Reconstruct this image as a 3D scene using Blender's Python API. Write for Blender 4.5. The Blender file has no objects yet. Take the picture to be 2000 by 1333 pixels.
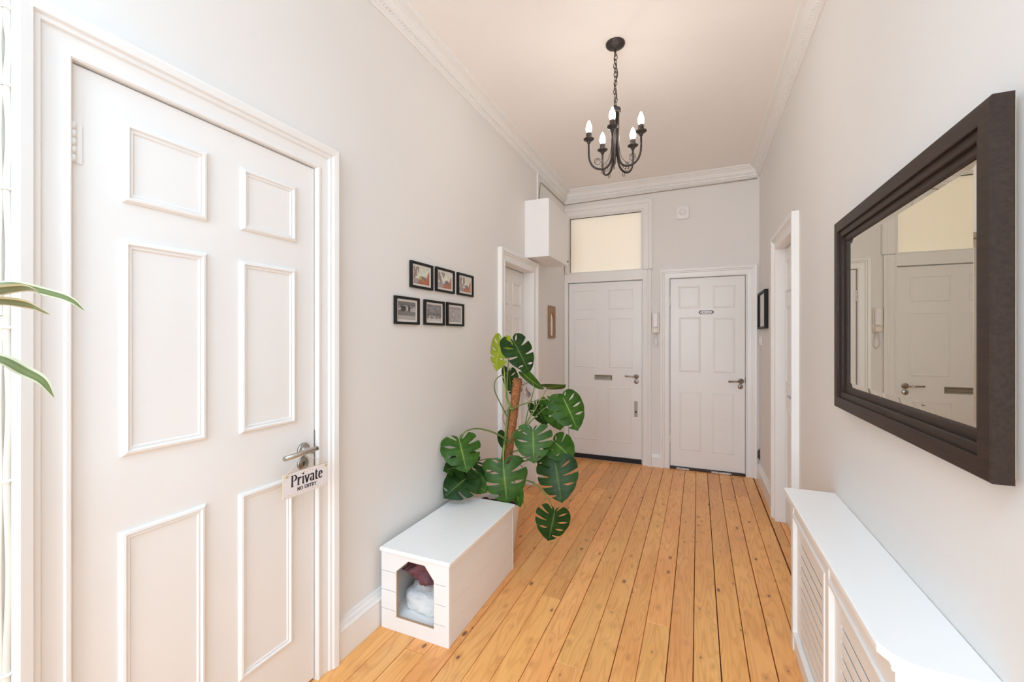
import bpy, bmesh, math, random
from mathutils import Vector, Matrix
random.seed(7)
R = math.radians
sc = bpy.context.scene
col = sc.collection

# ------------------------------------------------------------------ camera, world, added fill light, exposure
FPX, VPX, HORIZON, CAMH = 837.0, 1363.0, 660.0, 1.37
YAW = math.atan((VPX - 1000.0) / FPX)
CY, SY = math.cos(YAW), math.sin(YAW)
cd = bpy.data.cameras.new('camera'); cam = bpy.data.objects.new('camera', cd); col.objects.link(cam)
cd.sensor_width = 36.0; cd.lens = 36.0 * FPX / 2000.0
cd.shift_y = -(666.5 - HORIZON) / 2000.0
cd.clip_start = 0.02
cam.location = (0, 0, CAMH); cam.rotation_euler = (R(90), 0, YAW)
sc.camera = cam

world = bpy.data.worlds.new('world'); sc.world = world; world.use_nodes = True
bg = world.node_tree.nodes['Background']
bg.inputs[0].default_value = (0.80, 0.90, 1.0, 1); bg.inputs[1].default_value = 0.6

def area(name, loc, rot, sx, sy, power, color):
    l = bpy.data.lights.new(name, 'AREA'); l.shape = 'RECTANGLE'; l.size = sx; l.size_y = sy
    l.energy = power; l.color = color
    o = bpy.data.objects.new(name, l); o.location = loc; o.rotation_euler = rot; col.objects.link(o)
    return o
# added fill lights outside the made-up back window and skylight, both out of view
area('window_fill_light', (-0.43, -2.62, 1.60), (R(90), 0, 0), 1.5, 2.2, 104, (0.84, 0.92, 1.0))
area('skylight_fill_light', (-0.43, -1.05, 3.42), (0, 0, 0), 1.3, 1.5, 82, (0.36, 0.71, 1.0))  # overhead fill stands in for flash bounced off the ceiling

vs = sc.view_settings
vs.view_transform = 'Standard'; vs.look = 'None'; vs.gamma = 1.0; vs.use_curve_mapping = False
vs.exposure = 0.0
sc.cycles.max_bounces = 16; sc.cycles.diffuse_bounces = 12; sc.cycles.transparent_max_bounces = 16

# ------------------------------------------------------------------ room dimensions
XL, XR, YE, YB, ZC = -1.41, 0.55, 4.79, -2.5, 3.05

def ray(px, py):
    l = (px - 1000.0) / FPX; u = (HORIZON - py) / FPX
    return Vector((l * CY - SY, l * SY + CY, u))
def at(px, py, Y):
    r = ray(px, py); t = Y / r.y
    return Vector((r.x * t, Y, CAMH + r.z * t))
def atx(px, py, X):
    r = ray(px, py); t = X / r.x
    return Vector((X, r.y * t, CAMH + r.z * t))

# ------------------------------------------------------------------ materials
M = {}
def nodes_of(m):
    m.use_nodes = True
    return m.node_tree.nodes, m.node_tree.links, m.node_tree.nodes['Principled BSDF']
def mat(name, color, rough=0.5, metal=0.0, noise=0.0, nscale=6.0, bump=0.0, bscale=60.0, emit=None, estr=0.0, coat=0.0, spec=None):
    m = bpy.data.materials.new(name); n, l, b = nodes_of(m)
    b.inputs['Base Color'].default_value = (*color, 1); b.inputs['Roughness'].default_value = rough
    b.inputs['Metallic'].default_value = metal
    if spec is not None: b.inputs['Specular IOR Level'].default_value = spec
    if coat: b.inputs['Coat Weight'].default_value = coat
    tc = n.new('ShaderNodeTexCoord')
    if noise:
        t = n.new('ShaderNodeTexNoise'); t.inputs['Scale'].default_value = nscale; t.inputs['Detail'].default_value = 5
        l.new(tc.outputs['Object'], t.inputs['Vector'])
        r = n.new('ShaderNodeValToRGB')
        r.color_ramp.elements[0].position = 0.3; r.color_ramp.elements[1].position = 0.7
        r.color_ramp.elements[0].color = (*[c * (1 - noise) for c in color], 1)
        r.color_ramp.elements[1].color = (*[min(1, c * (1 + noise)) for c in color], 1)
        l.new(t.outputs['Fac'], r.inputs[0]); l.new(r.outputs[0], b.inputs['Base Color'])
    if bump:
        t2 = n.new('ShaderNodeTexNoise'); t2.inputs['Scale'].default_value = bscale; t2.inputs['Detail'].default_value = 4
        l.new(tc.outputs['Object'], t2.inputs['Vector'])
        bp = n.new('ShaderNodeBump'); bp.inputs['Strength'].default_value = bump; bp.inputs['Distance'].default_value = 0.01
        l.new(t2.outputs['Fac'], bp.inputs['Height']); l.new(bp.outputs[0], b.inputs['Normal'])
    if emit:
        b.inputs['Emission Color'].default_value = (*emit, 1); b.inputs['Emission Strength'].default_value = estr
    M[name] = m
    return m

mat('wall', (0.785, 0.776, 0.764), 0.65, noise=0.012, nscale=1.3, bump=0.05, bscale=45)
mat('ceiling', (0.91, 0.895, 0.88), 0.8, noise=0.008, nscale=1.0)
mat('white', (0.835, 0.830, 0.822), 0.32, noise=0.01, nscale=3, bump=0.02, bscale=25)
mat('white_matt', (0.84, 0.838, 0.832), 0.6)
mat('melamine', (0.93, 0.928, 0.925), 0.28)
mat('cupboard', (0.84, 0.835, 0.845), 0.4)
mat('mdf_edge', (0.52, 0.36, 0.22), 0.8, noise=0.1, nscale=80)
mat('cable', (0.66, 0.63, 0.56), 0.5)
mat('cable_clip', (0.86, 0.86, 0.85), 0.35)
mat('old_cable', (0.44, 0.38, 0.31), 0.6)
mat('steel', (0.44, 0.41, 0.37), 0.30, 1.0, noise=0.05, nscale=90)
mat('brass_steel', (0.34, 0.30, 0.25), 0.40, 1.0)
mat('dark_metal', (0.10, 0.09, 0.08), 0.45, 0.8)
mat('iron', (0.055, 0.045, 0.042), 0.42, 0.55, noise=0.25, nscale=70)
mat('black_rubber', (0.010, 0.010, 0.012), 0.6)
mat('black_frame', (0.012, 0.011, 0.010), 0.5, spec=0.25, bump=0.05, bscale=90)
mat('keyhole', (0.01, 0.009, 0.008), 0.8)
mat('subfloor', (0.02, 0.012, 0.008), 0.9)
mat('threshold', (0.07, 0.03, 0.018), 0.6, noise=0.3, nscale=40)
mat('worn_strip', (0.55, 0.53, 0.50), 0.5, 0.2, noise=0.35, nscale=60)
mat('mount', (0.84, 0.80, 0.77), 0.7)
mat('plastic', (0.84, 0.83, 0.85), 0.35)
mat('plastic_cream', (0.80, 0.74, 0.66), 0.4)
mat('bulb', (0.95, 0.95, 0.93), 0.25, emit=(1.0, 0.90, 0.79), estr=52.0)
mat('ink', (0.035, 0.03, 0.04), 0.7)
mat('gold', (0.72, 0.58, 0.20), 0.45, 0.3)
mat('plaque', (0.80, 0.77, 0.80), 0.55)
mat('ply_edge', (0.62, 0.48, 0.33), 0.7)
mat('string', (0.62, 0.56, 0.50), 0.8)
mat('pot', (0.84, 0.82, 0.80), 0.35)
mat('soil', (0.045, 0.028, 0.02), 0.95, noise=0.4, nscale=60)
mat('red_glaze', (0.22, 0.018, 0.018), 0.3)
mat('plum', (0.17, 0.062, 0.075), 0.75, noise=0.2, nscale=20, bump=0.2, bscale=200)
mat('fleece', (0.80, 0.79, 0.77), 0.95, bump=0.5, bscale=120)
mat('petiole', (0.14, 0.19, 0.05), 0.45, noise=0.2, nscale=30)
mat('petiole_lime', (0.30, 0.38, 0.08), 0.45)
mat('aerial_root', (0.10, 0.06, 0.04), 0.8)
mat('terracotta', (0.45, 0.20, 0.12), 0.7)
mat('cane', (0.30, 0.24, 0.16), 0.85, noise=0.25, nscale=40)
mat('pane_lit', (0.80, 0.74, 0.62), 0.5, emit=(1.0, 0.89, 0.74), estr=0.30)
mat('radiator_shade', (0.07, 0.06, 0.055), 0.6)  # near black: shade inside the cover put into the radiator colour
mat('door_edge_dark', (0.10, 0.085, 0.075), 0.8)

def mk_moss():
    m = bpy.data.materials.new('coir'); n, l, b = nodes_of(m)
    b.inputs['Roughness'].default_value = 0.95
    tc = n.new('ShaderNodeTexCoord'); t = n.new('ShaderNodeTexNoise'); t.inputs['Scale'].default_value = 130; t.inputs['Detail'].default_value = 6
    l.new(tc.outputs['Object'], t.inputs['Vector'])
    r = n.new('ShaderNodeValToRGB'); r.color_ramp.elements[0].position = .3; r.color_ramp.elements[1].position = .72
    r.color_ramp.elements[0].color = (0.14, 0.045, 0.015, 1); r.color_ramp.elements[1].color = (0.60, 0.25, 0.09, 1)
    l.new(t.outputs['Fac'], r.inputs[0]); l.new(r.outputs[0], b.inputs['Base Color'])
    bp = n.new('ShaderNodeBump'); bp.inputs['Strength'].default_value = 0.9; bp.inputs['Distance'].default_value = .01
    l.new(t.outputs['Fac'], bp.inputs['Height']); l.new(bp.outputs[0], b.inputs['Normal'])
    M['coir'] = m
mk_moss()

def mk_leaf(name, dark, light, vein=(0.20, 0.30, 0.06)):
    m = bpy.data.materials.new(name); n, l, b = nodes_of(m)
    b.inputs['Roughness'].default_value = 0.36; b.inputs['Specular IOR Level'].default_value = 0.22
    tc = n.new('ShaderNodeTexCoord'); t = n.new('ShaderNodeTexNoise'); t.inputs['Scale'].default_value = 14; t.inputs['Detail'].default_value = 3
    l.new(tc.outputs['Object'], t.inputs['Vector'])
    r = n.new('ShaderNodeValToRGB'); r.color_ramp.elements[0].position = .3; r.color_ramp.elements[1].position = .75
    r.color_ramp.elements[0].color = (*dark, 1); r.color_ramp.elements[1].color = (*light, 1)
    l.new(t.outputs['Fac'], r.inputs[0])
    at_ = n.new('ShaderNodeAttribute'); at_.attribute_name = 'vein'
    mx = n.new('ShaderNodeMix'); mx.data_type = 'RGBA'
    l.new(at_.outputs['Fac'], mx.inputs[0]); l.new(r.outputs[0], mx.inputs[6]); mx.inputs[7].default_value = (*vein, 1)
    l.new(mx.outputs[2], b.inputs['Base Color'])
    tr = n.new('ShaderNodeBsdfTranslucent'); l.new(mx.outputs[2], tr.inputs[0])
    ms = n.new('ShaderNodeMixShader'); ms.inputs[0].default_value = 0.22
    out = n['Material Output']
    l.new(b.outputs[0], ms.inputs[1]); l.new(tr.outputs[0], ms.inputs[2]); l.new(ms.outputs[0], out.inputs[0])
    M[name] = m
mk_leaf('leaf_dark', (0.010, 0.034, 0.006), (0.030, 0.082, 0.012), (0.10, 0.18, 0.04))
mk_leaf('leaf_mid', (0.022, 0.075, 0.008), (0.062, 0.160, 0.016), (0.18, 0.29, 0.06))
mk_leaf('leaf_lime', (0.26, 0.34, 0.020), (0.36, 0.43, 0.035), (0.50, 0.55, 0.12))

def mk_variegated():
    m = bpy.data.materials.new('leaf_variegated'); n, l, b = nodes_of(m)
    b.inputs['Roughness'].default_value = 0.4
    a = n.new('ShaderNodeAttribute'); a.attribute_name = 'vein'
    r = n.new('ShaderNodeValToRGB'); e = r.color_ramp.elements
    e[0].position = 0.0; e[0].color = (0.20, 0.24, 0.09, 1)
    e[1].position = 1.0; e[1].color = (0.66, 0.63, 0.45, 1)
    for p, c in ((0.38, (0.15, 0.19, 0.06, 1)), (0.55, (0.13, 0.17, 0.05, 1)), (0.68, (0.66, 0.63, 0.42, 1))):
        x = e.new(p); x.color = c
    l.new(a.outputs['Fac'], r.inputs[0]); l.new(r.outputs[0], b.inputs['Base Color'])
    M['leaf_variegated'] = m
mk_variegated()

def mk_pine():
    m = bpy.data.materials.new('pine'); n, l, b = nodes_of(m)
    tc = n.new('ShaderNodeTexCoord'); oi = n.new('ShaderNodeObjectInfo')
    sc3 = n.new('ShaderNodeVectorMath'); sc3.operation = 'SCALE'; sc3.inputs[0].default_value = (37.0, 91.0, 13.0)
    l.new(oi.outputs['Random'], sc3.inputs['Scale'])
    add = n.new('ShaderNodeVectorMath'); add.operation = 'ADD'
    l.new(tc.outputs['Object'], add.inputs[0]); l.new(sc3.outputs[0], add.inputs[1])
    def scaled(v):
        x = n.new('ShaderNodeVectorMath'); x.operation = 'MULTIPLY'; x.inputs[1].default_value = v
        l.new(add.outputs[0], x.inputs[0]); return x.outputs[0]
    def math_(op, a, bb, clamp=False):
        x = n.new('ShaderNodeMath'); x.operation = op; x.use_clamp = clamp
        for i, v in enumerate((a, bb)):
            if v is None: continue
            if isinstance(v, (int, float)): x.inputs[i].default_value = v
            else: l.new(v, x.inputs[i])
        return x.outputs[0]
    # knots: flattened cells along the board
    vo = n.new('ShaderNodeTexVoronoi'); vo.voronoi_dimensions = '2D'; vo.inputs['Scale'].default_value = 1.0; vo.inputs['Randomness'].default_value = 1.0
    l.new(scaled((10.5, 5.2, 1)), vo.inputs['Vector'])
    d = vo.outputs['Distance']
    near = math_('SUBTRACT', 1.0, math_('DIVIDE', d, 0.30), True)
    # grain
    nz = n.new('ShaderNodeTexNoise'); nz.inputs['Scale'].default_value = 1.0; nz.inputs['Detail'].default_value = 2.0
    l.new(scaled((11, 1.3, 1)), nz.inputs['Vector'])
    sep = n.new('ShaderNodeSeparateXYZ'); l.new(add.outputs[0], sep.inputs[0])
    ph = math_('ADD', math_('ADD', math_('MULTIPLY', sep.outputs[0], 45.0), math_('MULTIPLY', nz.outputs['Fac'], 30.0)), math_('MULTIPLY', near, 2.2))
    wv = math_('ADD', math_('MULTIPLY', math_('SINE', math_('MULTIPLY', ph, 2.2), 0), 0.5), 0.5)
    wv = math_('POWER', wv, 3.0)
    fine = n.new('ShaderNodeTexNoise'); fine.inputs['Scale'].default_value = 1.0; fine.inputs['Detail'].default_value = 4
    l.new(scaled((170, 5, 1)), fine.inputs['Vector'])
    blotch = n.new('ShaderNodeTexNoise'); blotch.inputs['Scale'].default_value = 1.0; blotch.inputs['Detail'].default_value = 3
    l.new(scaled((5, 1.6, 1)), blotch.inputs['Vector'])
    r0 = n.new('ShaderNodeValToRGB'); e = r0.color_ramp.elements
    e[0].position = 0.28; e[0].color = (0.84, 0.375, 0.115, 1); e[1].position = 0.75; e[1].color = (0.96, 0.525, 0.185, 1)
    l.new(blotch.outputs['Fac'], r0.inputs[0])
    def mix(fac, a, c):
        x = n.new('ShaderNodeMix'); x.data_type = 'RGBA'
        l.new(fac, x.inputs[0]); l.new(a, x.inputs[6]); x.inputs[7].default_value = (*c, 1); return x.outputs[2]
    c1 = mix(math_('MULTIPLY', wv, 0.34), r0.outputs[0], (0.58, 0.225, 0.055))
    c2 = mix(math_('MULTIPLY', math_('SUBTRACT', fine.outputs['Fac'], 0.40, True), 0.65), c1, (0.55, 0.22, 0.06))
    halo = math_('SUBTRACT', 1.0, math_('DIVIDE', d, 0.20), True)
    c3 = mix(math_('MULTIPLY', halo, 0.30), c2, (0.40, 0.15, 0.05))
    # only some cells carry a dark knot
    cs = n.new('ShaderNodeSeparateColor'); l.new(vo.outputs['Color'], cs.inputs[0])
    has = math_('GREATER_THAN', cs.outputs[0], 0.68)
    rad = math_('ADD', 0.035, math_('MULTIPLY', cs.outputs[1], 0.085))
    kn = math_('MULTIPLY', math_('MULTIPLY', math_('SUBTRACT', rad, d), 22.0, True), has, True)
    c4 = mix(math_('MULTIPLY', kn, 0.85), c3, (0.15, 0.055, 0.022))
    hs = n.new('ShaderNodeHueSaturation'); l.new(c4, hs.inputs['Color'])
    wn = n.new('ShaderNodeTexWhiteNoise'); wn.noise_dimensions = '1D'; l.new(oi.outputs['Random'], wn.inputs['W'])
    l.new(math_('ADD', 0.90, math_('MULTIPLY', wn.outputs['Value'], 0.2)), hs.inputs['Value'])
    l.new(math_('ADD', 0.496, math_('MULTIPLY', oi.outputs['Random'], 0.008)), hs.inputs['Hue'])
    l.new(hs.outputs[0], b.inputs['Base Color'])
    l.new(math_('ADD', 0.30, math_('MULTIPLY', blotch.outputs['Fac'], 0.14)), b.inputs['Roughness'])
    bp = n.new('ShaderNodeBump'); bp.inputs['Strength'].default_value = 0.12; bp.inputs['Distance'].default_value = 0.004
    l.new(math_('ADD', fine.outputs['Fac'], math_('MULTIPLY', wv, 0.5)), bp.inputs['Height']); l.new(bp.outputs[0], b.inputs['Normal'])
    M['pine'] = m
mk_pine()

def mk_wood(name, a, c, scale=(60, 60, 6)):
    m = bpy.data.materials.new(name); n, l, b = nodes_of(m)
    b.inputs['Roughness'].default_value = 0.45; b.inputs['Specular IOR Level'].default_value = 0.3
    tc = n.new('ShaderNodeTexCoord'); mp = n.new('ShaderNodeVectorMath'); mp.operation = 'MULTIPLY'; mp.inputs[1].default_value = scale
    l.new(tc.outputs['Object'], mp.inputs[0])
    t = n.new('ShaderNodeTexNoise'); t.inputs['Scale'].default_value = 1.0; t.inputs['Detail'].default_value = 5
    l.new(mp.outputs[0], t.inputs['Vector'])
    r = n.new('ShaderNodeValToRGB'); r.color_ramp.elements[0].position = .3; r.color_ramp.elements[1].position = .7
    r.color_ramp.elements[0].color = (*a, 1); r.color_ramp.elements[1].color = (*c, 1)
    l.new(t.outputs['Fac'], r.inputs[0]); l.new(r.outputs[0], b.inputs['Base Color'])
    M[name] = m
mk_wood('espresso', (0.022, 0.012, 0.008), (0.040, 0.023, 0.016), (150, 9, 150))
mk_wood('espresso_side', (0.022, 0.021, 0.021), (0.036, 0.034, 0.033), (150, 150, 9))
mk_wood('carved_wood', (0.24, 0.12, 0.055), (0.42, 0.24, 0.12), (60, 60, 8))

def mk_mirror():
    m = bpy.data.materials.new('mirror_glass'); n, l, b = nodes_of(m)
    b.inputs['Base Color'].default_value = (0.74, 0.705, 0.60, 1); b.inputs['Metallic'].default_value = 1.0; b.inputs['Roughness'].default_value = 0.0
    M['mirror_glass'] = m
mk_mirror()
def mk_pane():
    m = bpy.data.materials.new('clear_pane'); n, l, b = nodes_of(m)
    tr = n.new('ShaderNodeBsdfTransparent'); gl = n.new('ShaderNodeBsdfGlossy'); gl.inputs['Roughness'].default_value = 0.03
    lw = n.new('ShaderNodeLayerWeight'); lw.inputs[0].default_value = 0.5
    pw = n.new('ShaderNodeMath'); pw.operation = 'POWER'; pw.inputs[1].default_value = 5.0; l.new(lw.outputs['Facing'], pw.inputs[0])
    ma = n.new('ShaderNodeMath'); ma.operation = 'MULTIPLY_ADD'; ma.inputs[1].default_value = 0.6; ma.inputs[2].default_value = 0.03; l.new(pw.outputs[0], ma.inputs[0])
    ms = n.new('ShaderNodeMixShader')
    l.new(ma.outputs[0], ms.inputs[0]); l.new(tr.outputs[0], ms.inputs[1]); l.new(gl.outputs[0], ms.inputs[2])
    l.new(ms.outputs[0], n['Material Output'].inputs[0])
    M['clear_pane'] = m
mk_pane()
def mk_print():
    m = bpy.data.materials.new('photo_print'); n, l, b = nodes_of(m)
    a = n.new('ShaderNodeAttribute'); a.attribute_name = 'print'
    l.new(a.outputs['Color'], b.inputs['Base Color']); b.inputs['Roughness'].default_value = 0.35
    M['photo_print'] = m
mk_print()

# ------------------------------------------------------------------ mesh helpers
W = {}      # world position of every object made
class MB:
    def __init__(s): s.v = []; s.f = []; s.sm = []
    def add(s, vs_, fs, smooth=False):
        o = len(s.v); s.v += [Vector(p) for p in vs_]
        for f in fs: s.f.append(tuple(i + o for i in f)); s.sm.append(smooth)
        return s
    def box(s, x0, x1, y0, y1, z0, z1):
        v = [(x, y, z) for x in (x0, x1) for y in (y0, y1) for z in (z0, z1)]
        return s.add(v, [(0, 1, 3, 2), (4, 6, 7, 5), (0, 4, 5, 1), (2, 3, 7, 6), (0, 2, 6, 4), (1, 5, 7, 3)])
    def mbox(s, mp, u0, u1, v0, v1, w0, w1):
        p = [mp(u, v, w) for u in (u0, u1) for v in (v0, v1) for w in (w0, w1)]
        return s.add(p, [(0, 1, 3, 2), (4, 6, 7, 5), (0, 4, 5, 1), (2, 3, 7, 6), (0, 2, 6, 4), (1, 5, 7, 3)])
    def bbox(s, mp, u0, u1, v0, v1, w0, w1, b=0.003):
        # box whose outward face (w1) has chamfered edges
        p = [mp(u0, v0, w0), mp(u1, v0, w0), mp(u1, v1, w0), mp(u0, v1, w0),
             mp(u0, v0, w1 - b), mp(u1, v0, w1 - b), mp(u1, v1, w1 - b), mp(u0, v1, w1 - b),
             mp(u0 + b, v0 + b, w1), mp(u1 - b, v0 + b, w1), mp(u1 - b, v1 - b, w1), mp(u0 + b, v1 - b, w1)]
        f = [(0, 1, 2, 3), (8, 9, 10, 11)]
        for i in range(4):
            j = (i + 1) % 4
            f += [(i, j, j + 4, i + 4), (i + 4, j + 4, j + 8, i + 8)]
        return s.add(p, f)
    def rectsweep(s, mp, u0, u1, v0, v1, prof):
        # closed rectangular moulding; prof = (outward offset, height)
        rings = []
        for t, w in prof:
            rings.append([mp(u0 - t, v0 - t, w), mp(u1 + t, v0 - t, w), mp(u1 + t, v1 + t, w), mp(u0 - t, v1 + t, w)])
        v = [p for r in rings for p in r]; f = []
        n = len(rings)
        for i in range(n):
            k = (i + 1) % n
            for j in range(4):
                q = (j + 1) % 4
                f.append((i * 4 + j, i * 4 + q, k * 4 + q, k * 4 + j))
        return s.add(v, f)
    def usweep(s, mp, u0, u1, v0, v1, prof):
        # open architrave: up the left, over the head, down the right
        v = []; n = len(prof)
        for t, w in prof:
            v += [mp(u0 - t, v0, w), mp(u0 - t, v1 + t, w), mp(u1 + t, v1 + t, w), mp(u1 + t, v0, w)]
        f = []
        for i in range(n):
            k = (i + 1) % n
            for j in range(3): f.append((i * 4 + j, i * 4 + j + 1, k * 4 + j + 1, k * 4 + j))
        f.append(tuple(i * 4 for i in range(n))); f.append(tuple(i * 4 + 3 for i in range(n)))
        return s.add(v, f)
    def extrude(s, pts_a, pts_b):
        n = len(pts_a); v = list(pts_a) + list(pts_b)
        f = [(i, (i + 1) % n, n + (i + 1) % n, n + i) for i in range(n)]
        f += [tuple(range(n)), tuple(range(2 * n - 1, n - 1, -1))]
        return s.add(v, f)
    def tube(s, path, r, seg=8, caps=True, smooth=True):
        path = [Vector(p) for p in path]; n = len(path)
        rad = r if isinstance(r, (list, tuple)) else [r] * n
        t0 = (path[1] - path[0]).normalized()
        up = Vector((0, 0, 1)) if abs(t0.z) < 0.9 else Vector((1, 0, 0))
        a = t0.cross(up).normalized(); v = []
        for i, p in enumerate(path):
            t = (path[min(i + 1, n - 1)] - path[max(i - 1, 0)])
            t = t.normalized() if t.length > 1e-9 else t0
            a = (a - t * a.dot(t)).normalized(); b = t.cross(a)
            for k in range(seg):
                q = 2 * math.pi * k / seg
                v.append(p + (a * math.cos(q) + b * math.sin(q)) * rad[i])
        f = []
        for i in range(n - 1):
            for k in range(seg):
                q = (k + 1) % seg
                f.append((i * seg + k, i * seg + q, (i + 1) * seg + q, (i + 1) * seg + k))
        s.add(v, f, smooth)
        if caps:
            o = len(s.v) - len(v)
            s.f.append(tuple(o + k for k in range(seg))); s.sm.append(False)
            s.f.append(tuple(o + (n - 1) * seg + k for k in range(seg))); s.sm.append(False)
        return s
    def lathe(s, c, axis, prof, seg=20, smooth=True):
        # prof = (radius, distance along axis)
        c = Vector(c); ax = Vector(axis).normalized()
        up = Vector((0, 0, 1)) if abs(ax.z) < 0.9 else Vector((1, 0, 0))
        a = ax.cross(up).normalized(); b = ax.cross(a); v = []
        for r, h in prof:
            for k in range(seg):
                q = 2 * math.pi * k / seg
                v.append(c + ax * h + (a * math.cos(q) + b * math.sin(q)) * max(r, 1e-5))
        f = []
        for i in range(len(prof) - 1):
            for k in range(seg):
                q = (k + 1) % seg
                f.append((i * seg + k, i * seg + q, (i + 1) * seg + q, (i + 1) * seg + k))
        s.add(v, f, smooth)
        return s
    def ring(s, c, ax1, ax2, r1, r2, rt, seg=14, ts=6):
        # closed elliptic ring (chain link)
        c = Vector(c); ax1 = Vector(ax1).normalized(); ax2 = Vector(ax2).normalized(); nn = ax1.cross(ax2); v = []
        for i in range(seg):
            q = 2 * math.pi * i / seg
            p = c + ax1 * math.cos(q) * r1 + ax2 * math.sin(q) * r2
            o = (ax1 * math.cos(q) * r2 + ax2 * math.sin(q) * r1).normalized()
            for k in range(ts):
                w = 2 * math.pi * k / ts
                v.append(p + (o * math.cos(w) + nn * math.sin(w)) * rt)
        f = []
        for i in range(seg):
            j = (i + 1) % seg
            for k in range(ts):
                m_ = (k + 1) % ts
                f.append((i * ts + k, j * ts + k, j * ts + m_, i * ts + m_))
        return s.add(v, f, True)
    def build(s, name, material, parent=None, pivot=None, attr=None, merge=False):
        xs = [p.x for p in s.v]; ys = [p.y for p in s.v]; zs = [p.z for p in s.v]
        c = Vector(pivot) if pivot is not None else Vector(((min(xs) + max(xs)) / 2, (min(ys) + max(ys)) / 2, (min(zs) + max(zs)) / 2))
        me = bpy.data.meshes.new(name)
        me.from_pydata([tuple(p - c) for p in s.v], [], s.f)
        me.polygons.foreach_set('use_smooth', s.sm)
        if attr is not None:
            an, vals = attr
            if isinstance(vals[0], (int, float)):
                a = me.attributes.new(an, 'FLOAT', 'POINT'); a.data.foreach_set('value', vals)
            else:
                a = me.attributes.new(an, 'FLOAT_COLOR', 'POINT'); a.data.foreach_set('color', [q for c4 in vals for q in c4])
        else:
            bm = bmesh.new(); bm.from_mesh(me)
            if merge: bmesh.ops.remove_doubles(bm, verts=bm.verts, dist=1e-5)
            bmesh.ops.recalc_face_normals(bm, faces=bm.faces); bm.to_mesh(me); bm.free()
        me.update()
        me.materials.append(M[material] if isinstance(material, str) else material)
        o = bpy.data.objects.new(name, me); col.objects.link(o)
        W[o] = c
        if parent is not None: o.parent = parent; o.location = c - W[parent]
        else: o.location = c
        return o
def empty(name, loc):
    o = bpy.data.objects.new(name, None); o.empty_display_size = 0.1; o.location = loc; col.objects.link(o); W[o] = Vector(loc)
    return o
def tag(o, label, cat, group=None, kind=None):
    o['label'] = label; o['category'] = cat
    if group: o['group'] = group
    if kind: o['kind'] = kind
    return o
def copy_tree(o, parent=None):
    c = o.copy(); col.objects.link(c); c.parent = parent; W[c] = W[o].copy()
    for ch in list(o.children): copy_tree(ch, c)
    return c
def bez(p0, p1, p2, p3, n=14):
    out = []
    for i in range(n + 1):
        t = i / n; a = (1 - t) ** 3; b = 3 * t * (1 - t) ** 2; c = 3 * t * t * (1 - t); d = t ** 3
        out.append(Vector(p0) * a + Vector(p1) * b + Vector(p2) * c + Vector(p3) * d)
    return out
def spline(pts, n=8):
    pts = [Vector(p) for p in pts]; out = []
    q = [pts[0] * 2 - pts[1]] + pts + [pts[-1] * 2 - pts[-2]]
    for i in range(1, len(q) - 2):
        for k in range(n):
            t = k / n; t2 = t * t; t3 = t2 * t
            out.append(0.5 * ((2 * q[i]) + (q[i + 1] - q[i - 1]) * t + (2 * q[i - 1] - 5 * q[i] + 4 * q[i + 1] - q[i + 2]) * t2 + (-q[i - 1] + 3 * q[i] - 3 * q[i + 1] + q[i + 2]) * t3))
    out.append(pts[-1]); return out

mapL = lambda u, v, w: Vector((XL + w, u, v))          # left wall: u = y, v = z, w = out of the wall
mapR = lambda u, v, w: Vector((XR - w, u, v))
mapE = lambda u, v, w: Vector((u, YE - w, v))
mapB = lambda u, v, w: Vector((u, YB + w, v))

# ------------------------------------------------------------------ walls with door and window openings
def wall(name, mp, u0, u1, v0, v1, holes, label):
    us = sorted({u0, u1, *[h[0] for h in holes], *[h[1] for h in holes]})
    vs_ = sorted({v0, v1, *[h[2] for h in holes], *[h[3] for h in holes]})
    m = MB()
    for a, b in zip(us, us[1:]):
        run = None
        for c, d in zip(vs_, vs_[1:]):
            mu, mv = (a + b) / 2, (c + d) / 2
            solid = not any(h[0] < mu < h[1] and h[2] < mv < h[3] for h in holes)
            if solid: run = (run[0], d) if run else (c, d)
            if (not solid or d == vs_[-1]) and run:
                m.mbox(mp, a, b, run[0], run[1], -0.16, 0.0); run = None
    o = m.build(name, 'wall'); tag(o, label, 'wall', kind='structure'); return o

D1 = (0.528, 1.262, 0.0, 2.050)       # near door, left wall
D2 = (3.075, 3.72, 0.0, 1.975)        # far door, left wall
D3 = (-1.372, -0.546, 0.0, 1.998)     # entrance door, end wall
TR = (-1.352, -0.560, 2.105, 2.735)   # fanlight above it
D4 = (-0.272, 0.434, 0.0, 1.992)      # second door, end wall
D5 = (3.10, 3.715, 0.0, 2.03)         # door in right wall
BW = (-1.18, 0.32, 0.5, 2.7)          # added window behind the camera, for fill light
wall('wall_left', mapL, YB, YE, 0, ZC, [D1, D2], 'pale grey painted wall carrying the row of small framed photographs')
wall('wall_right', mapR, YB, YE, 0, ZC, [D5], 'pale grey painted wall carrying the large dark framed mirror')
wall('wall_end', mapE, XL - .16, XR + .16, 0, ZC, [D3, TR, D4], 'pale warm grey end wall with the two doors and fanlight')
wall('wall_back', mapB, XL - .16, XR + .16, 0, ZC, [BW], 'pale grey wall with the added fill light window facing the doors')

SKY_FILL = (-1.08, 0.22, -1.80, -0.30)  # opening for the added skylight, out of view
m = MB()
for x0, x1, y0, y1 in ((XL - .16, SKY_FILL[0], YB - .16, YE + .16), (SKY_FILL[1], XR + .16, YB - .16, YE + .16), (SKY_FILL[0], SKY_FILL[1], YB - .16, SKY_FILL[2]), (SKY_FILL[0], SKY_FILL[1], SKY_FILL[3], YE + .16)):
    m.box(x0, x1, y0, y1, ZC, ZC + 0.12)
tag(m.build('ceiling', 'ceiling'), 'plain off white plaster ceiling above the hallway', 'ceiling', kind='structure')

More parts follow.
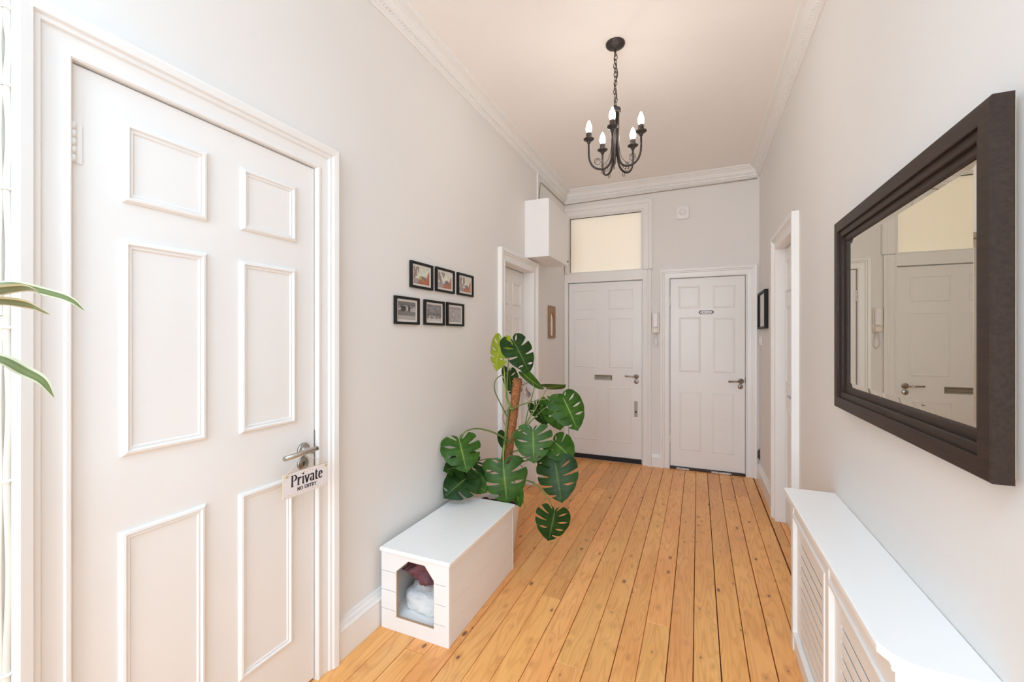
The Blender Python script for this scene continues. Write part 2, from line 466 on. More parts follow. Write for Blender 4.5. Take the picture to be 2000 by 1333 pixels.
# unseen skylight and back window, added to let the fill light in
sw = empty('added_skylight', (-0.43, -1.05, ZC)); tag(sw, 'added unseen skylight, white framed with glazing bars, lighting the hall from the ceiling', 'window', kind='structure')
m = MB()
for a in ((SKY_FILL[0], SKY_FILL[0] + .05, SKY_FILL[2], SKY_FILL[3]), (SKY_FILL[1] - .05, SKY_FILL[1], SKY_FILL[2], SKY_FILL[3]), (SKY_FILL[0] + .05, SKY_FILL[1] - .05, SKY_FILL[2], SKY_FILL[2] + .05), (SKY_FILL[0] + .05, SKY_FILL[1] - .05, SKY_FILL[3] - .05, SKY_FILL[3])):
    m.box(a[0], a[1], a[2], a[3], ZC + .06, ZC + .22)
m.box(-0.445, -0.415, SKY_FILL[2] + .05, SKY_FILL[3] - .05, ZC + .13, ZC + .18)
fr = m.build('window_frame', 'white', sw)
MB().box(SKY_FILL[0] + .05, SKY_FILL[1] - .05, SKY_FILL[2] + .05, SKY_FILL[3] - .05, ZC + .185, ZC + .19).build('pane', 'clear_pane', sw)
bw = empty('added_window', (-0.43, YB, 0.5)); tag(bw, 'added unseen tall white sash window lighting the hall from the wall facing the doors', 'window', kind='structure')
m = MB().rectsweep(mapB, BW[0] + .06, BW[1] - .06, BW[2] + .06, BW[3] - .06, [(0, -.10), (0, -.04), (.06, -.04), (.06, -.10)])
m.mbox(mapB, BW[0] + .06, BW[1] - .06, 1.58, 1.63, -.10, -.04)
m.build('window_frame', 'white', bw)
MB().mbox(mapB, BW[0] - .05, BW[1] + .05, BW[2] - .04, BW[2], -.02, .07).build('window_sill', 'white', bw)
for a, b in ((BW[2] + .06, 1.58), (1.63, BW[3] - .06)):
    MB().mbox(mapB, BW[0] + .06, BW[1] - .06, a, b, -.072, -.067).build('pane', 'clear_pane', bw)

# ------------------------------------------------------------------ floor boards
fl = MB().box(XL - .16, XR + .16, YB - .16, YE + .16, -0.12, -0.018).build('floor', 'subfloor')
tag(fl, 'varnished orange pine floorboards running the length of the hallway', 'floor', kind='structure')
seams = [XL - .01, -1.290, -1.185, -1.085, -0.975, -0.866, -0.762, -0.656, -0.551, -0.4315, -0.327, -0.2298, -0.1196, -0.0178, 0.0878, 0.1923, 0.2969, 0.402, 0.497, XR + .01]
joints = {6: [2.157], 8: [1.736, 3.368], 9: [2.171], 11: [2.155], 14: [2.961], 3: [2.564], 10: [3.02], 16: [2.432, 4.2], 12: [3.75, 0.9], 5: [1.35, 3.9], 13: [1.2], 7: [2.9], 15: [1.62, 4.05], 4: [2.95], 17: [3.62], 2: [1.55, 4.0], 1: [2.3], 0: [1.9, 3.5], 18: [3.30]}
gaps = [0.002 + 0.0015 * random.random() for _ in seams]
for i, g in {14: .0045, 15: .0035, 16: .0045, 12: .0035, 8: .0035, 10: .0035, 18: .009, 13: .0035}.items(): gaps[i] = g
def board(x0, x1, y0, y1, yaw=0.0):
    e = 0.0016; zt = random.uniform(-.0012, 0.0)
    m = MB()
    pts = lambda d, z: [(x0 + d, y0 + d, z), (x1 - d, y0 + d, z), (x1 - d, y1 - d, z), (x0 + d, y1 - d, z)]
    v = pts(0, -.018) + pts(0, zt - e) + pts(e, zt)
    f = [(0, 3, 2, 1), (8, 9, 10, 11)]
    for i in range(4):
        j = (i + 1) % 4; f += [(i, j, j + 4, i + 4), (i + 4, j + 4, j + 8, i + 8)]
    return m.add(v, f).build('plank', 'pine', fl)
for i in range(len(seams) - 1):
    x0, x1 = seams[i] + gaps[i] / 2, seams[i + 1] - gaps[i + 1] / 2
    ys = [YB - .1] + sorted([j for j in joints.get(i, [])] + [-.35 - .9 * ((i * 7) % 5) / 5]) + [YE + .12]
    for a, b in zip(ys, ys[1:]): board(x0, x1, a + .0012, b - .0012)

for x0, x1, y0, y1 in ((XR + .013, XR + .155, D5[0], D5[1]), (XL - .155, XL - .013, D2[0], D2[1]), (XL - .155, XL - .013, D1[0], D1[1])): board(x0, x1, y0, y1)
# ------------------------------------------------------------------ cornice and skirting
CORN = [(0, 2.942), (.010, 2.942), (.013, 2.950), (.022, 2.954), (.024, 2.966), (.024, 2.978), (.032, 2.982), (.036, 2.994), (.046, 3.010), (.060, 3.022), (.066, 3.024), (.066, 3.032), (.078, 3.036), (.084, 3.044), (.084, ZC + .01), (0, ZC + .01)]
def cornice(name, f0, f1, label, beads):
    m = MB().extrude([f0(w, z) for w, z in CORN], [f1(w, z) for w, z in CORN])
    o = m.build(name, 'white_matt'); tag(o, label, 'cornice', kind='structure')
    b = MB()
    for p in beads:
        r = .0075; p = Vector(p)
        vv = [p + Vector(d) * r for d in ((1, 0, 0), (-1, 0, 0), (0, 1.2, 0), (0, -1.2, 0), (0, 0, 1), (0, 0, -1))]
        b.add(vv, [(0, 2, 4), (2, 1, 4), (1, 3, 4), (3, 0, 4), (2, 0, 5), (1, 2, 5), (3, 1, 5), (0, 3, 5)], True)
    bo = b.build('bead_strip', 'white_matt', o); bo['kind'] = 'stuff'
cornice('trim_1', lambda w, z: (XL + w, YB, z), lambda w, z: (XL + w, YE - w, z), 'moulded white plaster cornice with beading above the framed photographs', [(XL + .026, y * .022 + YB, 2.972) for y in range(int((YE - YB) / .022))])
cornice('trim_2', lambda w, z: (XR - w, YB, z), lambda w, z: (XR - w, YE - w, z), 'moulded white plaster cornice with beading above the large mirror', [(XR - .026, y * .022 + YB, 2.972) for y in range(int((YE - YB) / .022))])
cornice('trim_3', lambda w, z: (XL + w, YE - w, z), lambda w, z: (XR - w, YE - w, z), 'moulded white plaster cornice above the fanlight and end doors', [(XL + .03 + x * .022, YE - .026, 2.972) for x in range(int((XR - XL - .06) / .022))])

SKIRT = [(0, 0), (.024, 0), (.024, .118), (.027, .122), (.024, .128), (.019, .132), (.016, .146), (.009, .152), (.007, .164), (0, .166)]
def skirting(name, mp, runs, label, k=1.0):
    m = MB()
    for a, b in runs: m.extrude([mp(a, z * k, w) for w, z in SKIRT], [mp(b, z * k, w) for w, z in SKIRT])
    tag(m.build(name, 'white'), label, 'skirting board', kind='structure')
skirting('baseboard_left', mapL, [(YB, .43), (1.365, 2.975), (3.855, YE - .02)], 'moulded white skirting board along the wall of framed photographs')
skirting('baseboard_right', mapR, [(YB, 2.99), (3.85, YE - .02)], 'moulded white skirting board along the wall with the mirror')
skirting('baseboard_end', mapE, [(-.452, -.368)], 'short white skirting board between the two end doors', .78)
skirting('baseboard_back', mapB, [(XL, XR)], 'white skirting board beneath the added tall sash window')

# ------------------------------------------------------------------ doors
CASE = [(0, 0), (0, .016), (.004, .020), (.012, .020), (.015, .014), (.052, .017), (.056, .024), (.066, .025), (.070, .033), (.090, .036), (.097, .034), (.097, 0)]
BOLECT = [(0, 0), (0, .004), (-.006, .010), (-.012, .011), (-.016, .005), (-.022, .006), (-.026, .002), (-.026, 0)]
def scaleprof(p, kt, kw=1.0): return [(t * kt, w * kw) for t, w in p]
def lever(root, mp, u, v, w0, du, length, material='steel', r=.0085, name='handle', keyhole=True, dz=0.0):
    # rose, neck, bar; escutcheon is made separately
    n = (mp(u, v, 1) - mp(u, v, 0))
    h = MB().lathe(mp(u, v, w0), n, [(0, 0), (.026, 0), (.026, .006), (.024, .008), (.012, .008), (.011, .012), (.011, .045), (0, .045)], 24).build(name, material, root)
    MB().tube([mp(u + du * .0 - .012 * (1 if du > 0 else -1), v, w0 + .052), mp(u + du * length, v + dz, w0 + .052)], r, 12).build('lever', material, h)
    return h
def escutcheon(root, mp, u, v, w0, material='steel', r=.025):
    n = (mp(u, v, 1) - mp(u, v, 0))
    e = MB().lathe(mp(u, v, w0), n, [(0, 0), (r, 0), (r, .005), (r * .93, .007), (0, .007)], 24).build('escutcheon', material, root)
    k = MB().lathe(mp(u, v + .004, w0 + .0071), n, [(0, 0), (.004, 0), (.004, .0008), (0, .0008)], 10)
    k.mbox(mp, u - .0018, u + .0018, v - .010, v + .002, w0 + .0071, w0 + .0079).build('keyhole', 'keyhole', e)
    return e
def door(name, label, mp, D, leaf_w, panels, case=None, case_k=1.0, bottom=.012, raised=True, gap=.004, depth=.15):
    u0, u1, v0, v1 = D
    root = empty(name, mp((u0 + u1) / 2, 0, leaf_w)); tag(root, label, 'door', kind='structure')
    if case is None: case = CASE
    MB().usweep(mp, u0 + .002, u1 - .002, 0, v1 - .002, scaleprof(case, case_k)).build('architrave', 'white', root)
    # jamb lining with rebated stops behind the leaf
    m = MB(); t = .0195
    lo = leaf_w - .045
    for a, b in ((u0, u0 + .002), (u1 - .002, u1)): m.mbox(mp, a, b, 0, v1, -depth, .0)
    m.mbox(mp, u0 + .002, u1 - .002, v1 - .002, v1, -depth, .0)
    for a, b in ((u0 + .002, u0 + .02), (u1 - .02, u1 - .002)): m.mbox(mp, a, b, 0, v1 - .002, -depth, lo)
    m.mbox(mp, u0 + .02, u1 - .02, v1 - .02, v1 - .002, -depth, lo)
    m.build('jamb', 'white', root)
    leaf = MB().bbox(mp, u0 + .002 + gap, u1 - .002 - gap, bottom, v1 - .002 - gap, leaf_w - .04, leaf_w, .002).build('leaf', 'white', root)
    for (a, b, c, d) in panels:
        pm = MB()
        prof = BOLECT if raised else scaleprof(BOLECT, .8, .45)
        pm.rectsweep(mp, a, b, c, d, [(t_, leaf_w + w_) for t_, w_ in prof]).build('panel_moulding', 'white', leaf)
        MB().bbox(mp, a + .02, b - .02, c + .02, d - .02, leaf_w, leaf_w + .0022, .0015).build('panel', 'white', leaf)
    return root, leaf
def hinge(root, mp, u, v, w, h=.1):
    m = MB()
    for k in range(5): m.lathe(mp(u, v + k * h / 5 + .001, w), (0, 0, 1), [(0, 0), (.006, 0), (.006, h / 5 - .002), (0, h / 5 - .002)], 10)
    m.mbox(mp, u, u + .018, v, v + h, w - .004, w - .001)
    m.build('hinge', 'white', root)

# door 1, left wall
P1 = [(.633, .848, 1.732, 1.946), (.955, 1.168, 1.732, 1.942), (.630, .846, 1.053, 1.632), (.951, 1.167, 1.048, 1.629), (.626, .843, .225, .854), (.948, 1.154, .222, .848)]
d1, leaf1 = door('door_1', 'large white six panel door with a private sign on its lever handle', mapL, D1, .004, P1, case_k=1.03, raised=True, bottom=.012)
hinge(d1, mapL, .534, 1.80, .008); hinge(d1, mapL, .534, .22, .008)
W0 = .004
h = MB().lathe(mapL(1.203, .936, W0), (1, 0, 0), [(0, 0), (.0265, 0), (.0265, .007), (.024, .010), (.0125, .010), (.011, .014), (.0105, .052), (0, .052)], 28).build('handle', 'steel', d1)
MB().tube([mapL(1.218, .943, W0 + .058), mapL(1.203, .943, W0 + .058), mapL(1.075, .938, W0 + .058)], .0088, 14).build('lever', 'steel', h)
escutcheon(d1, mapL, 1.201, .883, W0)
MB().mbox(mapL, 1.2565, 1.2595, .84, 1.0, -.01, W0 + .002).build('latch_plate', 'steel', d1)

# door 2, left wall, far
lw2 = -.085
y0, y1 = 3.08, 3.715
P2 = [(3.155, 3.345, 1.655, 1.86), (3.445, 3.635, 1.655, 1.86), (3.155, 3.345, 1.02, 1.56), (3.445, 3.635, 1.02, 1.56), (3.155, 3.345, .2, .84), (3.445, 3.635, .2, .84)]
d2, leaf2 = door('door_2', 'white six panel door in a deep frame behind the monstera', mapL, D2, lw2, P2, raised=True)
lever(d2, mapL, 3.655, .95, lw2, -1, .11); escutcheon(d2, mapL, 3.655, .895, lw2)

# door 3, entrance door on the end wall
def S(q): return (q[0] * .9836, q[1] * .9836, 1.37 + (q[2] - 1.37) * .9836, 1.37 + (q[3] - 1.37) * .9836)
P3 = [S(q) for q in ((-1.335, -1.046, 1.69, 1.917), (-.928, -.658, 1.687, 1.914), (-1.327, -1.050, 1.031, 1.592), (-.922, -.658, 1.031, 1.594), (-1.325, -1.055, .200, .811), (-.935, -.672, .195, .813))]
CASE3 = scaleprof(CASE, .97)
u0, u1, _, v1 = D3
lw3 = -.012
d3 = empty('door_3', mapE((u0 + u1) / 2, 0, lw3)); tag(d3, 'white six panel entrance door with letter slot and black draught strip', 'door', kind='structure')
m = MB().extrude([mapE(u1 - .002 + t, 0, w) for t, w in CASE3], [mapE(u1 - .002 + t, 2.098, w) for t, w in CASE3])
m.mbox(mapE, XL + .001, u0 + .002, 0, 2.098, 0, .018)
m.build('architrave', 'white', d3)
MB().bbox(mapE, XL + .001, u1 + .01, v1 - .002, TR[2] - .001, 0, .013, .004).build('transom_rail', 'white', d3)
m = MB()
for a, b in ((u0, u0 + .002), (u1 - .002, u1)): m.mbox(mapE, a, b, 0, v1, -.15, 0)
m.mbox(mapE, u0 + .002, u1 - .002, v1 - .002, v1, -.15, 0)
for a, b in ((u0 + .002, u0 + .02), (u1 - .02, u1 - .002)): m.mbox(mapE, a, b, 0, v1 - .002, -.15, lw3 - .045)
m.mbox(mapE, u0 + .02, u1 - .02, v1 - .02, v1 - .002, -.15, lw3 - .045)
m.build('jamb', 'white', d3)
leaf3 = MB().bbox(mapE, u0 + .007, u1 - .007, .018, v1 - .009, lw3 - .04, lw3, .002).build('leaf', 'white', d3)
for q in P3:
    MB().rectsweep(mapE, *q, [(t_, lw3 + w_) for t_, w_ in scaleprof(BOLECT, .8, .5)]).build('panel_moulding', 'white', leaf3)
    MB().bbox(mapE, q[0] + .02, q[1] - .02, q[2] + .02, q[3] - .02, lw3, lw3 + .002, .0015).build('panel', 'white', leaf3)
MB().bbox(mapE, u0 + .012, u1 - .012, .004, .052, lw3, lw3 + .014, .003).build('draught_strip', 'black_rubber', d3)
ls = MB().rectsweep(mapE, -1.058, -.885, .908, .940, [(0, lw3), (0, lw3 + .006), (.010, lw3 + .008), (.012, lw3 + .004), (.012, lw3)]).build('letter_slot', 'brass_steel', d3)
MB().bbox(mapE, -1.058, -.885, .908, .940, lw3, lw3 + .004, .002).build('flap', 'brass_steel', ls)
lever(d3, mapE, -.612, .948, lw3, -1, .115, 'steel', .0075, dz=.004); escutcheon(d3, mapE, -.612, .893, lw3, 'steel', .024)
lk = MB().bbox(mapE, -.634, -.600, .510, .678, lw3, lw3 + .005, .002).build('lock_plate', 'brass_steel', d3)
MB().lathe(mapE(-.617, .565, lw3 + .005), (0, -1, 0), [(0, 0), (.011, 0), (.011, .006), (0, .006)], 14).build('lock_cylinder', 'dark_metal', lk)
MB().mbox(mapE, u1 - .0055, u1 - .0025, .80, 1.05, lw3 - .02, lw3 + .001).build('latch_plate', 'dark_metal', d3)

# fanlight above the entrance door
w1 = empty('window_1', mapE((TR[0] + TR[1]) / 2, TR[2], 0)); tag(w1, 'cream frosted fanlight glowing above the entrance door', 'window', kind='structure')
m = MB()
FAN = [(0, -.06), (0, -.012), (.006, -.008), (.012, .006), (.020, .010), (.024, .016), (.075, .018), (.080, .026), (.112, .028), (.118, .024), (.118, 0)]
prof = [(t, w) for t, w in FAN]
n = len(prof)
v = []
for t, w in prof: v += [mapE(max(TR[0] - t, XL + .001), TR[2] - min(t, .001), w), mapE(max(TR[0] - t, XL + .001), TR[3] + t, w), mapE(TR[1] + t, TR[3] + t, w), mapE(TR[1] + t, TR[2] - min(t, .001), w)]
f = []
for i in range(n):
    k = (i + 1) % n
    for j in range(3): f.append((i * 4 + j, i * 4 + j + 1, k * 4 + j + 1, k * 4 + j))
m.add(v, f).build('window_frame', 'white', w1)
MB().bbox(mapE, TR[0], TR[1], TR[2], TR[2] + .012, -.06, -.004, .004).build('window_sill', 'white', w1)
MB().mbox(mapE, TR[0], TR[1], TR[2] + .012, TR[3], -.045, -.038).build('pane', 'pane_lit', w1)

# door 4, second end door
P4 = [S(q) for q in ((-.189, .021, 1.679, 1.913), (.143, .349, 1.675, 1.907), (-.185, .027, 1.008, 1.585), (.143, .345, 1.008, 1.572), (-.180, .033, .183, .801), (.134, .336, .180, .800))]
d4, leaf4 = door('door_4', 'white six panel door with small oval name plate on the end wall', mapE, D4, -.010, P4, raised=False, bottom=.026)
lever(d4, mapE, .392, .938, -.010, -1, .115, 'brass_steel', .0085, dz=-.004); escutcheon(d4, mapE, .387, .884, -.010, 'brass_steel', .024)
hinge(d4, mapE, -.268, 1.70, -.004); hinge(d4, mapE, -.268, .26, -.004)
MB().mbox(mapE, -.270, .432, 0, .012, -.14, .012).build('threshold', 'threshold', d4)
for a, b in ((-.205, -.085), (.125, .305)):
    MB().bbox(mapE, a, b, .002, .019, .0125, .022, .002).build('threshold_plate', 'worn_strip', d4)
for z, hh in ((.96, .05),):
    MB().mbox(mapE, .4255, .4315, z - .04, z + .02, -.03, -.0085).build('latch_plate', 'dark_metal', d4)

# door 5, right wall
lw5 = -.045
P5 = [(3.17, 3.36, 1.70, 1.93), (3.455, 3.645, 1.70, 1.93), (3.17, 3.36, 1.04, 1.60), (3.455, 3.645, 1.04, 1.60), (3.17, 3.36, .2, .86), (3.455, 3.645, .2, .86)]
d5, leaf5 = door('door_5', 'white panelled door seen edge on beyond the radiator cover', mapR, D5, lw5, P5, case=scaleprof(CASE, 1.0, 1.12))
lever(d5, mapR, 3.165, .985, lw5, 1, .12, 'steel', .008); escutcheon(d5, mapR, 3.165, .93, lw5)

# ------------------------------------------------------------------ lettering drawn with a contrast pen
def arc(cx, cy, rx, ry, a0, a1, n=12):
    return [(cx + rx * math.cos(R(a0 + (a1 - a0) * i / n)), cy + ry * math.sin(R(a0 + (a1 - a0) * i / n))) for i in range(n + 1)]
GL = {   # strokes in units of the x-height, then the advance
 'P': ([[(.22, 0), (.22, 1.45)], [(.05, 0), (.42, 0)], [(.05, 1.45), (.4, 1.45)], [(.3, 1.45)] + arc(.5, 1.08, .36, .37, 90, -90) + [(.3, .71)]], 1.0),
 'r': ([[(.2, 0), (.2, 1.0)], [(.05, 0), (.38, 0)], [(.05, 1), (.2, 1)], [(.24, .72)] + arc(.48, .72, .22, .26, 150, 40)], .78),
 'i': ([[(.2, 0), (.2, 1.0)], [(.05, 0), (.36, 0)], [(.05, 1), (.2, 1)], [(.2, 1.26), (.2, 1.46)]], .46),
 'v': ([[(.08, 1), (.38, 0)], [(.38, 0), (.70, 1)], [(0, 1), (.24, 1)], [(.56, 1), (.82, 1)]], .86),
 'a': ([arc(.36, .74, .24, .26, 160, 0) + [(.60, .12), (.72, 0)], arc(.36, .27, .24, .26, 80, 360)], .84),
 't': ([[(.24, 1.32), (.24, .2)] + arc(.40, .2, .16, .2, 180, 320), [(.06, 1), (.50, 1)]], .60),
 'e': ([[(.16, .56), (.66, .56)], arc(.42, .5, .27, .5, 10, 320)], .82),
 'N': ([[(.12, 0), (.12, 1)], [(.12, 1), (.72, 0)], [(.72, 0), (.72, 1)], [(0, 0), (.26, 0)], [(.58, 1), (.86, 1)]], 1.0),
 'O': ([arc(.46, .5, .38, .5, 0, 360, 20)], 1.05),
 'E': ([[(.16, 0), (.16, 1)], [(.04, 1), (.62, 1), (.62, .84)], [(.16, .52), (.48, .52)], [(.04, 0), (.64, 0), (.64, .18)]], .82),
 'T': ([[(.40, 0), (.40, 1)], [(.04, .84), (.04, 1), (.76, 1), (.76, .84)], [(.26, 0), (.54, 0)]], .92),
 'R': ([[(.16, 0), (.16, 1)], [(.04, 1), (.4, 1)] + arc(.40, .76, .24, .24, 90, -90) + [(.18, .52)], [(.40, .52), (.72, 0)], [(.04, 0), (.30, 0)]], .90),
 'Y': ([[(.06, 1), (.40, .46)], [(.74, 1), (.40, .46)], [(.40, .46), (.40, 0)], [(.26, 0), (.54, 0)]], .90),
 'H': ([[(.14, 0), (.14, 1)], [(.70, 0), (.70, 1)], [(.14, .5), (.70, .5)]], .96),
 'L': ([[(.16, 0), (.16, 1)], [(.04, 0), (.62, 0), (.62, .2)]], .80),
 ' ': ([], .55)}
def lettering(text, size, fat, thin, place, m=None):
    m = m or MB()
    total = sum(GL[c][1] for c in text); x = -total / 2
    def pen(p, q):
        d = Vector((q[0] - p[0], q[1] - p[1]))
        if d.length < 1e-6: return None
        d.normalize(); w = thin + (fat - thin) * abs(d.y) ** 1.5
        return Vector((-d.y, d.x)) * w / 2
    for ch in text:
        for st in GL[ch][0]:
            for p, q in zip(st, st[1:]):
                o = pen(p, q)
                if o is None: continue
                dd = Vector((q[0] - p[0], q[1] - p[1])).normalized() * .02
                c = [Vector(p) - dd + o, Vector(p) - dd - o, Vector(q) + dd - o, Vector(q) + dd + o]
                lo = [place((x + k.x) * size, k.y * size, 0) for k in c]; hi = [place((x + k.x) * size, k.y * size, .0008) for k in c]
                m.add(lo + hi, [(0, 1, 2, 3), (4, 5, 6, 7), (0, 1, 5, 4), (1, 2, 6, 5), (2, 3, 7, 6), (3, 0, 4, 7)])
        x += GL[ch][1]
    return m

# oval name plate on door 4
W4 = -.010
np_ = empty('name_plate', mapE(.078, 1.63, W4)); tag(np_, 'small white name plate with a black border on the end door', 'sign')
oct_ = lambda a, b, c: [(-a, 0), (-a + c, b), (a - c, b), (a, 0.0), (a - c, -b), (-a + c, -b)]
pts = oct_(.073, .0195, .019)
MB().extrude([mapE(.078 + x, 1.63 + z, W4) for x, z in pts], [mapE(.078 + x, 1.63 + z, W4 + .004) for x, z in pts]).build('plate', 'plastic', np_)
inn = oct_(.061, .0155, .016)
m = MB(); k = len(pts)
va = [mapE(.078 + x, 1.63 + z, W4 + .0048) for x, z in pts] + [mapE(.078 + x, 1.63 + z, W4 + .0048) for x, z in inn]
vb = [mapE(.078 + x, 1.63 + z, W4 + .0042) for x, z in pts] + [mapE(.078 + x, 1.63 + z, W4 + .0042) for x, z in inn]
ff = [(i, (i + 1) % k, k + (i + 1) % k, k + i) for i in range(k)]
m.add(va + vb, ff + [tuple(j + 2 * k for j in q) for q in ff] + [(i, (i + 1) % k, (i + 1) % k + 2 * k, i + 2 * k) for i in range(k)] + [(i + k, (i + 1) % k + k, (i + 1) % k + 3 * k, i + 3 * k) for i in range(k)])
m.build('border', 'ink', np_)
lettering('THE LOO', .0155, .17, .11, lambda u, v_, w: mapE(.078 + u, 1.6215 + v_, W4 + .0042 + w)).build('lettering', 'ink', np_)

# private signs
def private_sign(name, label, centre, tilt, w, h, hang, group=None):
    ct, st = math.cos(tilt), math.sin(tilt); c = Vector(centre)
    def place(u, v_, k): return Vector((c.x + k, c.y + u * ct - v_ * st, c.z + u * st + v_ * ct))
    r = empty(name, c); tag(r, label, 'sign')
    b = MB().mbox(place, -w / 2, w / 2, -h / 2, h / 2, 0, .005); b.build('board', 'ply_edge', r)
    MB().mbox(place, -w / 2 + .001, w / 2 - .001, -h / 2 + .001, h / 2 - .001, .005, .0056).build('face', 'plaque', r)
    t = lettering('Private', h * .30, .25, .07, lambda u, v_, k: place(u + .002, v_ - .006, .0057 + k))
    t.build('lettering', 'ink', r)
    lettering('NO ENTRY', h * .135, .20, .09, lambda u, v_, k: place(u + .002, v_ - h * .30, .0057 + k)).build('small_lettering', 'ink', r)
    g = MB(); random.seed(3)
    for i in range(15):
        for s_ in (-1, 1):
            u = -w / 2 + .008 + (w - .016) * i / 14; v_ = s_ * (h / 2 - .007 - .004 * (i % 2))
            rr = .0022
            g.add([place(u + rr * math.cos(a * math.pi / 3), v_ + rr * math.sin(a * math.pi / 3), .0059) for a in range(6)], [tuple(range(6))])
    for s_ in (-1, 1):
        MB().lathe(place(s_ * (w / 2 - .012), h / 2 - .010, .0056), (1, 0, 0), [(0, 0), (.005, 0), (.005, .0012), (.002, .0012), (.002, 0)], 10).build('eyelet', 'gold', r)
    g.build('gold_dots', 'gold', r)['kind'] = 'stuff'
    hp = Vector(hang)
    MB().tube([place(-w / 2 + .012, h / 2 - .010, .006), place(-w / 2 + .014, h / 2 + .002, .008), hp + Vector((.010, -.004, -.004)), hp + Vector((0, 0, .010)), hp + Vector((.010, .006, -.004)), place(w / 2 - .014, h / 2 + .002, .008), place(w / 2 - .012, h / 2 - .010, .006)], .0011, 6).build('string', 'string', r)
    return r
private_sign('door_sign', 'white private no entry sign hanging from the handle of the large near door', (-1.338, 1.157, .840), R(-1.5), .197, .088, (-1.350, 1.150, .9405))
private_sign('door_sign', 'white private sign tilted on its string behind the monstera', (-1.405, 3.585, .87), R(-30), .20, .09, (-1.443, 3.60, .95))

# ------------------------------------------------------------------ framed photographs
def vnoise(x, y, seed):
    def h(i, j): return (math.sin(i * 127.1 + j * 311.7 + seed * 74.7) * 43758.5453) % 1.0
    i, j = math.floor(x), math.floor(y); fx, fy = x - i, y - j
    fx = fx * fx * (3 - 2 * fx); fy = fy * fy * (3 - 2 * fy)
    return (h(i, j) * (1 - fx) + h(i + 1, j) * fx) * (1 - fy) + (h(i, j + 1) * (1 - fx) + h(i + 1, j + 1) * fx) * fy
def lerp(a, b, t): return tuple(p + (q - p) * t for p, q in zip(a, b))
def colour_print(seed):
    def fn(x, y):     # x, y in 0..1, y up
        n1 = vnoise(x * 14, y * 12, seed); n2 = vnoise(x * 30, y * 26, seed + 5)
        c = lerp((.62, .66, .52), (.80, .80, .70), n1)
        if x < .42 + .1 * math.sin(y * 6 + seed) and (vnoise(x * 16, y * 3, seed + 9) > .42): c = lerp((.16, .11, .11), (.50, .36, .33), n2)
        if y < .22 + .30 * max(0, x - .25) or (x > .72 and y < .2 + (x - .72) * 2.4): c = lerp((.36, .09, .03), (.55, .20, .09), n1)
        if y < .3 and x < .34: c = lerp((.20, .14, .14), (.58, .52, .52), n2)
        d = math.hypot((x - .60) / .17, (y - .38) / .15) + .9 * (n1 - .5)
        if d < .9: c = lerp((.07, .07, .10), (.26, .25, .34), n2)
        if .36 < x < .52 and .26 < y < .4 and seed == 1: c = (.50, .42, .05)
        return c
    return fn
def grey_print(seed):
    def fn(x, y):
        n1 = vnoise(x * 12, y * 12, seed); n2 = vnoise(x * 30, y * 30, seed + 3)
        if seed == 11:
            g = .45 if y < .22 else (.14 + .12 * n2 if y < .45 else (.5 if n1 > .45 else .10))
            if y > .78: g = .10 + .12 * n2
            if math.hypot((x - .3) / .14, (y - .6) / .16) < 1: g = .03
            if math.hypot((x - .63) / .06, (y - .62) / .14) < 1: g = .05
            if .48 < x < .56 and .48 < y < .72: g = .62
        elif seed == 12:
            g = .12 + .42 * n1 * n2 + (.14 if y < .3 and n1 > .5 else 0)
            if y < .14: g = .55 + .1 * n2
            if .36 < y < .42: g = .08
        else:
            g = .30 + .34 * n1 * n2 + .08 * n2
            if y > .84: g = .28 + .1 * n2
            if math.hypot((x - .33) / .08, (y - .55) / .16) < 1: g = .5
            if math.hypot((x - .33) / .07, (y - .68) / .05) < 1: g = .2
        return (g, g * .965, g * .95)
    return fn
def photo_frame(mp, u0, u1, v0, v1, depth, fw, fn, label, group, mount=.016):
    r = empty('photo_frame', mp((u0 + u1) / 2, v0, 0)); tag(r, label, 'picture frame', group)
    MB().rectsweep(mp, u0 + fw, u1 - fw, v0 + fw, v1 - fw, [(0, .002), (0, depth * .86), (.002, depth), (fw - .0015, depth), (fw, depth - .002), (fw, .002)]).build('frame', 'black_frame', r)
    MB().mbox(mp, u0 + fw, u1 - fw, v0 + fw, v1 - fw, .002, depth * .40).build('mount', 'mount', r)
    a0, a1, b0, b1 = u0 + fw + mount, u1 - fw - mount, v0 + fw + mount * .75, v1 - fw - mount * .75
    nx, ny = 44, 34
    vv = []; cc = []; fs = []
    for j in range(ny + 1):
        for i in range(nx + 1):
            vv.append(mp(a0 + (a1 - a0) * i / nx, b0 + (b1 - b0) * j / ny, depth * .40 + .0006)); cc.append((*fn(i / nx, j / ny), 1))
    for j in range(ny):
        for i in range(nx):
            q = j * (nx + 1) + i; fs.append((q, q + 1, q + nx + 2, q + nx + 1))
    MB().add(vv, fs).build('photograph', 'photo_print', r, attr=('print', cc))
    MB().mbox(mp, u0 + fw, u1 - fw, v0 + fw, v1 - fw, depth * .62, depth * .62 + .001).build('pane', 'clear_pane', r)
    return r
FD = .017
tops = [(1.874, 2.080, 1.640, 1.783, 1, 'black framed colour photograph hanging nearest the large white door, upper row of three'), (2.114, 2.318, 1.643, 1.786, 2, 'black framed colour photograph in the middle of the upper row of three'), (2.360, 2.563, 1.645, 1.787, 3, 'black framed colour photograph nearest the meter cupboard, upper row of three')]
for a, b, c, d, s_, lb in tops: photo_frame(mapL, a, b, c, d, FD, .013, colour_print(s_), lb, 'small framed photographs on the wall')
lows = [(1.745, 1.950, 1.440, 1.584, 11, 'black framed grey photograph with dark tree shapes, lower row nearest the large door'), (2.000, 2.203, 1.442, 1.585, 12, 'black framed grey photograph in the middle of the lower row of three'), (2.234, 2.436, 1.443, 1.587, 13, 'black framed pale grey photograph, lower row nearest the meter cupboard')]
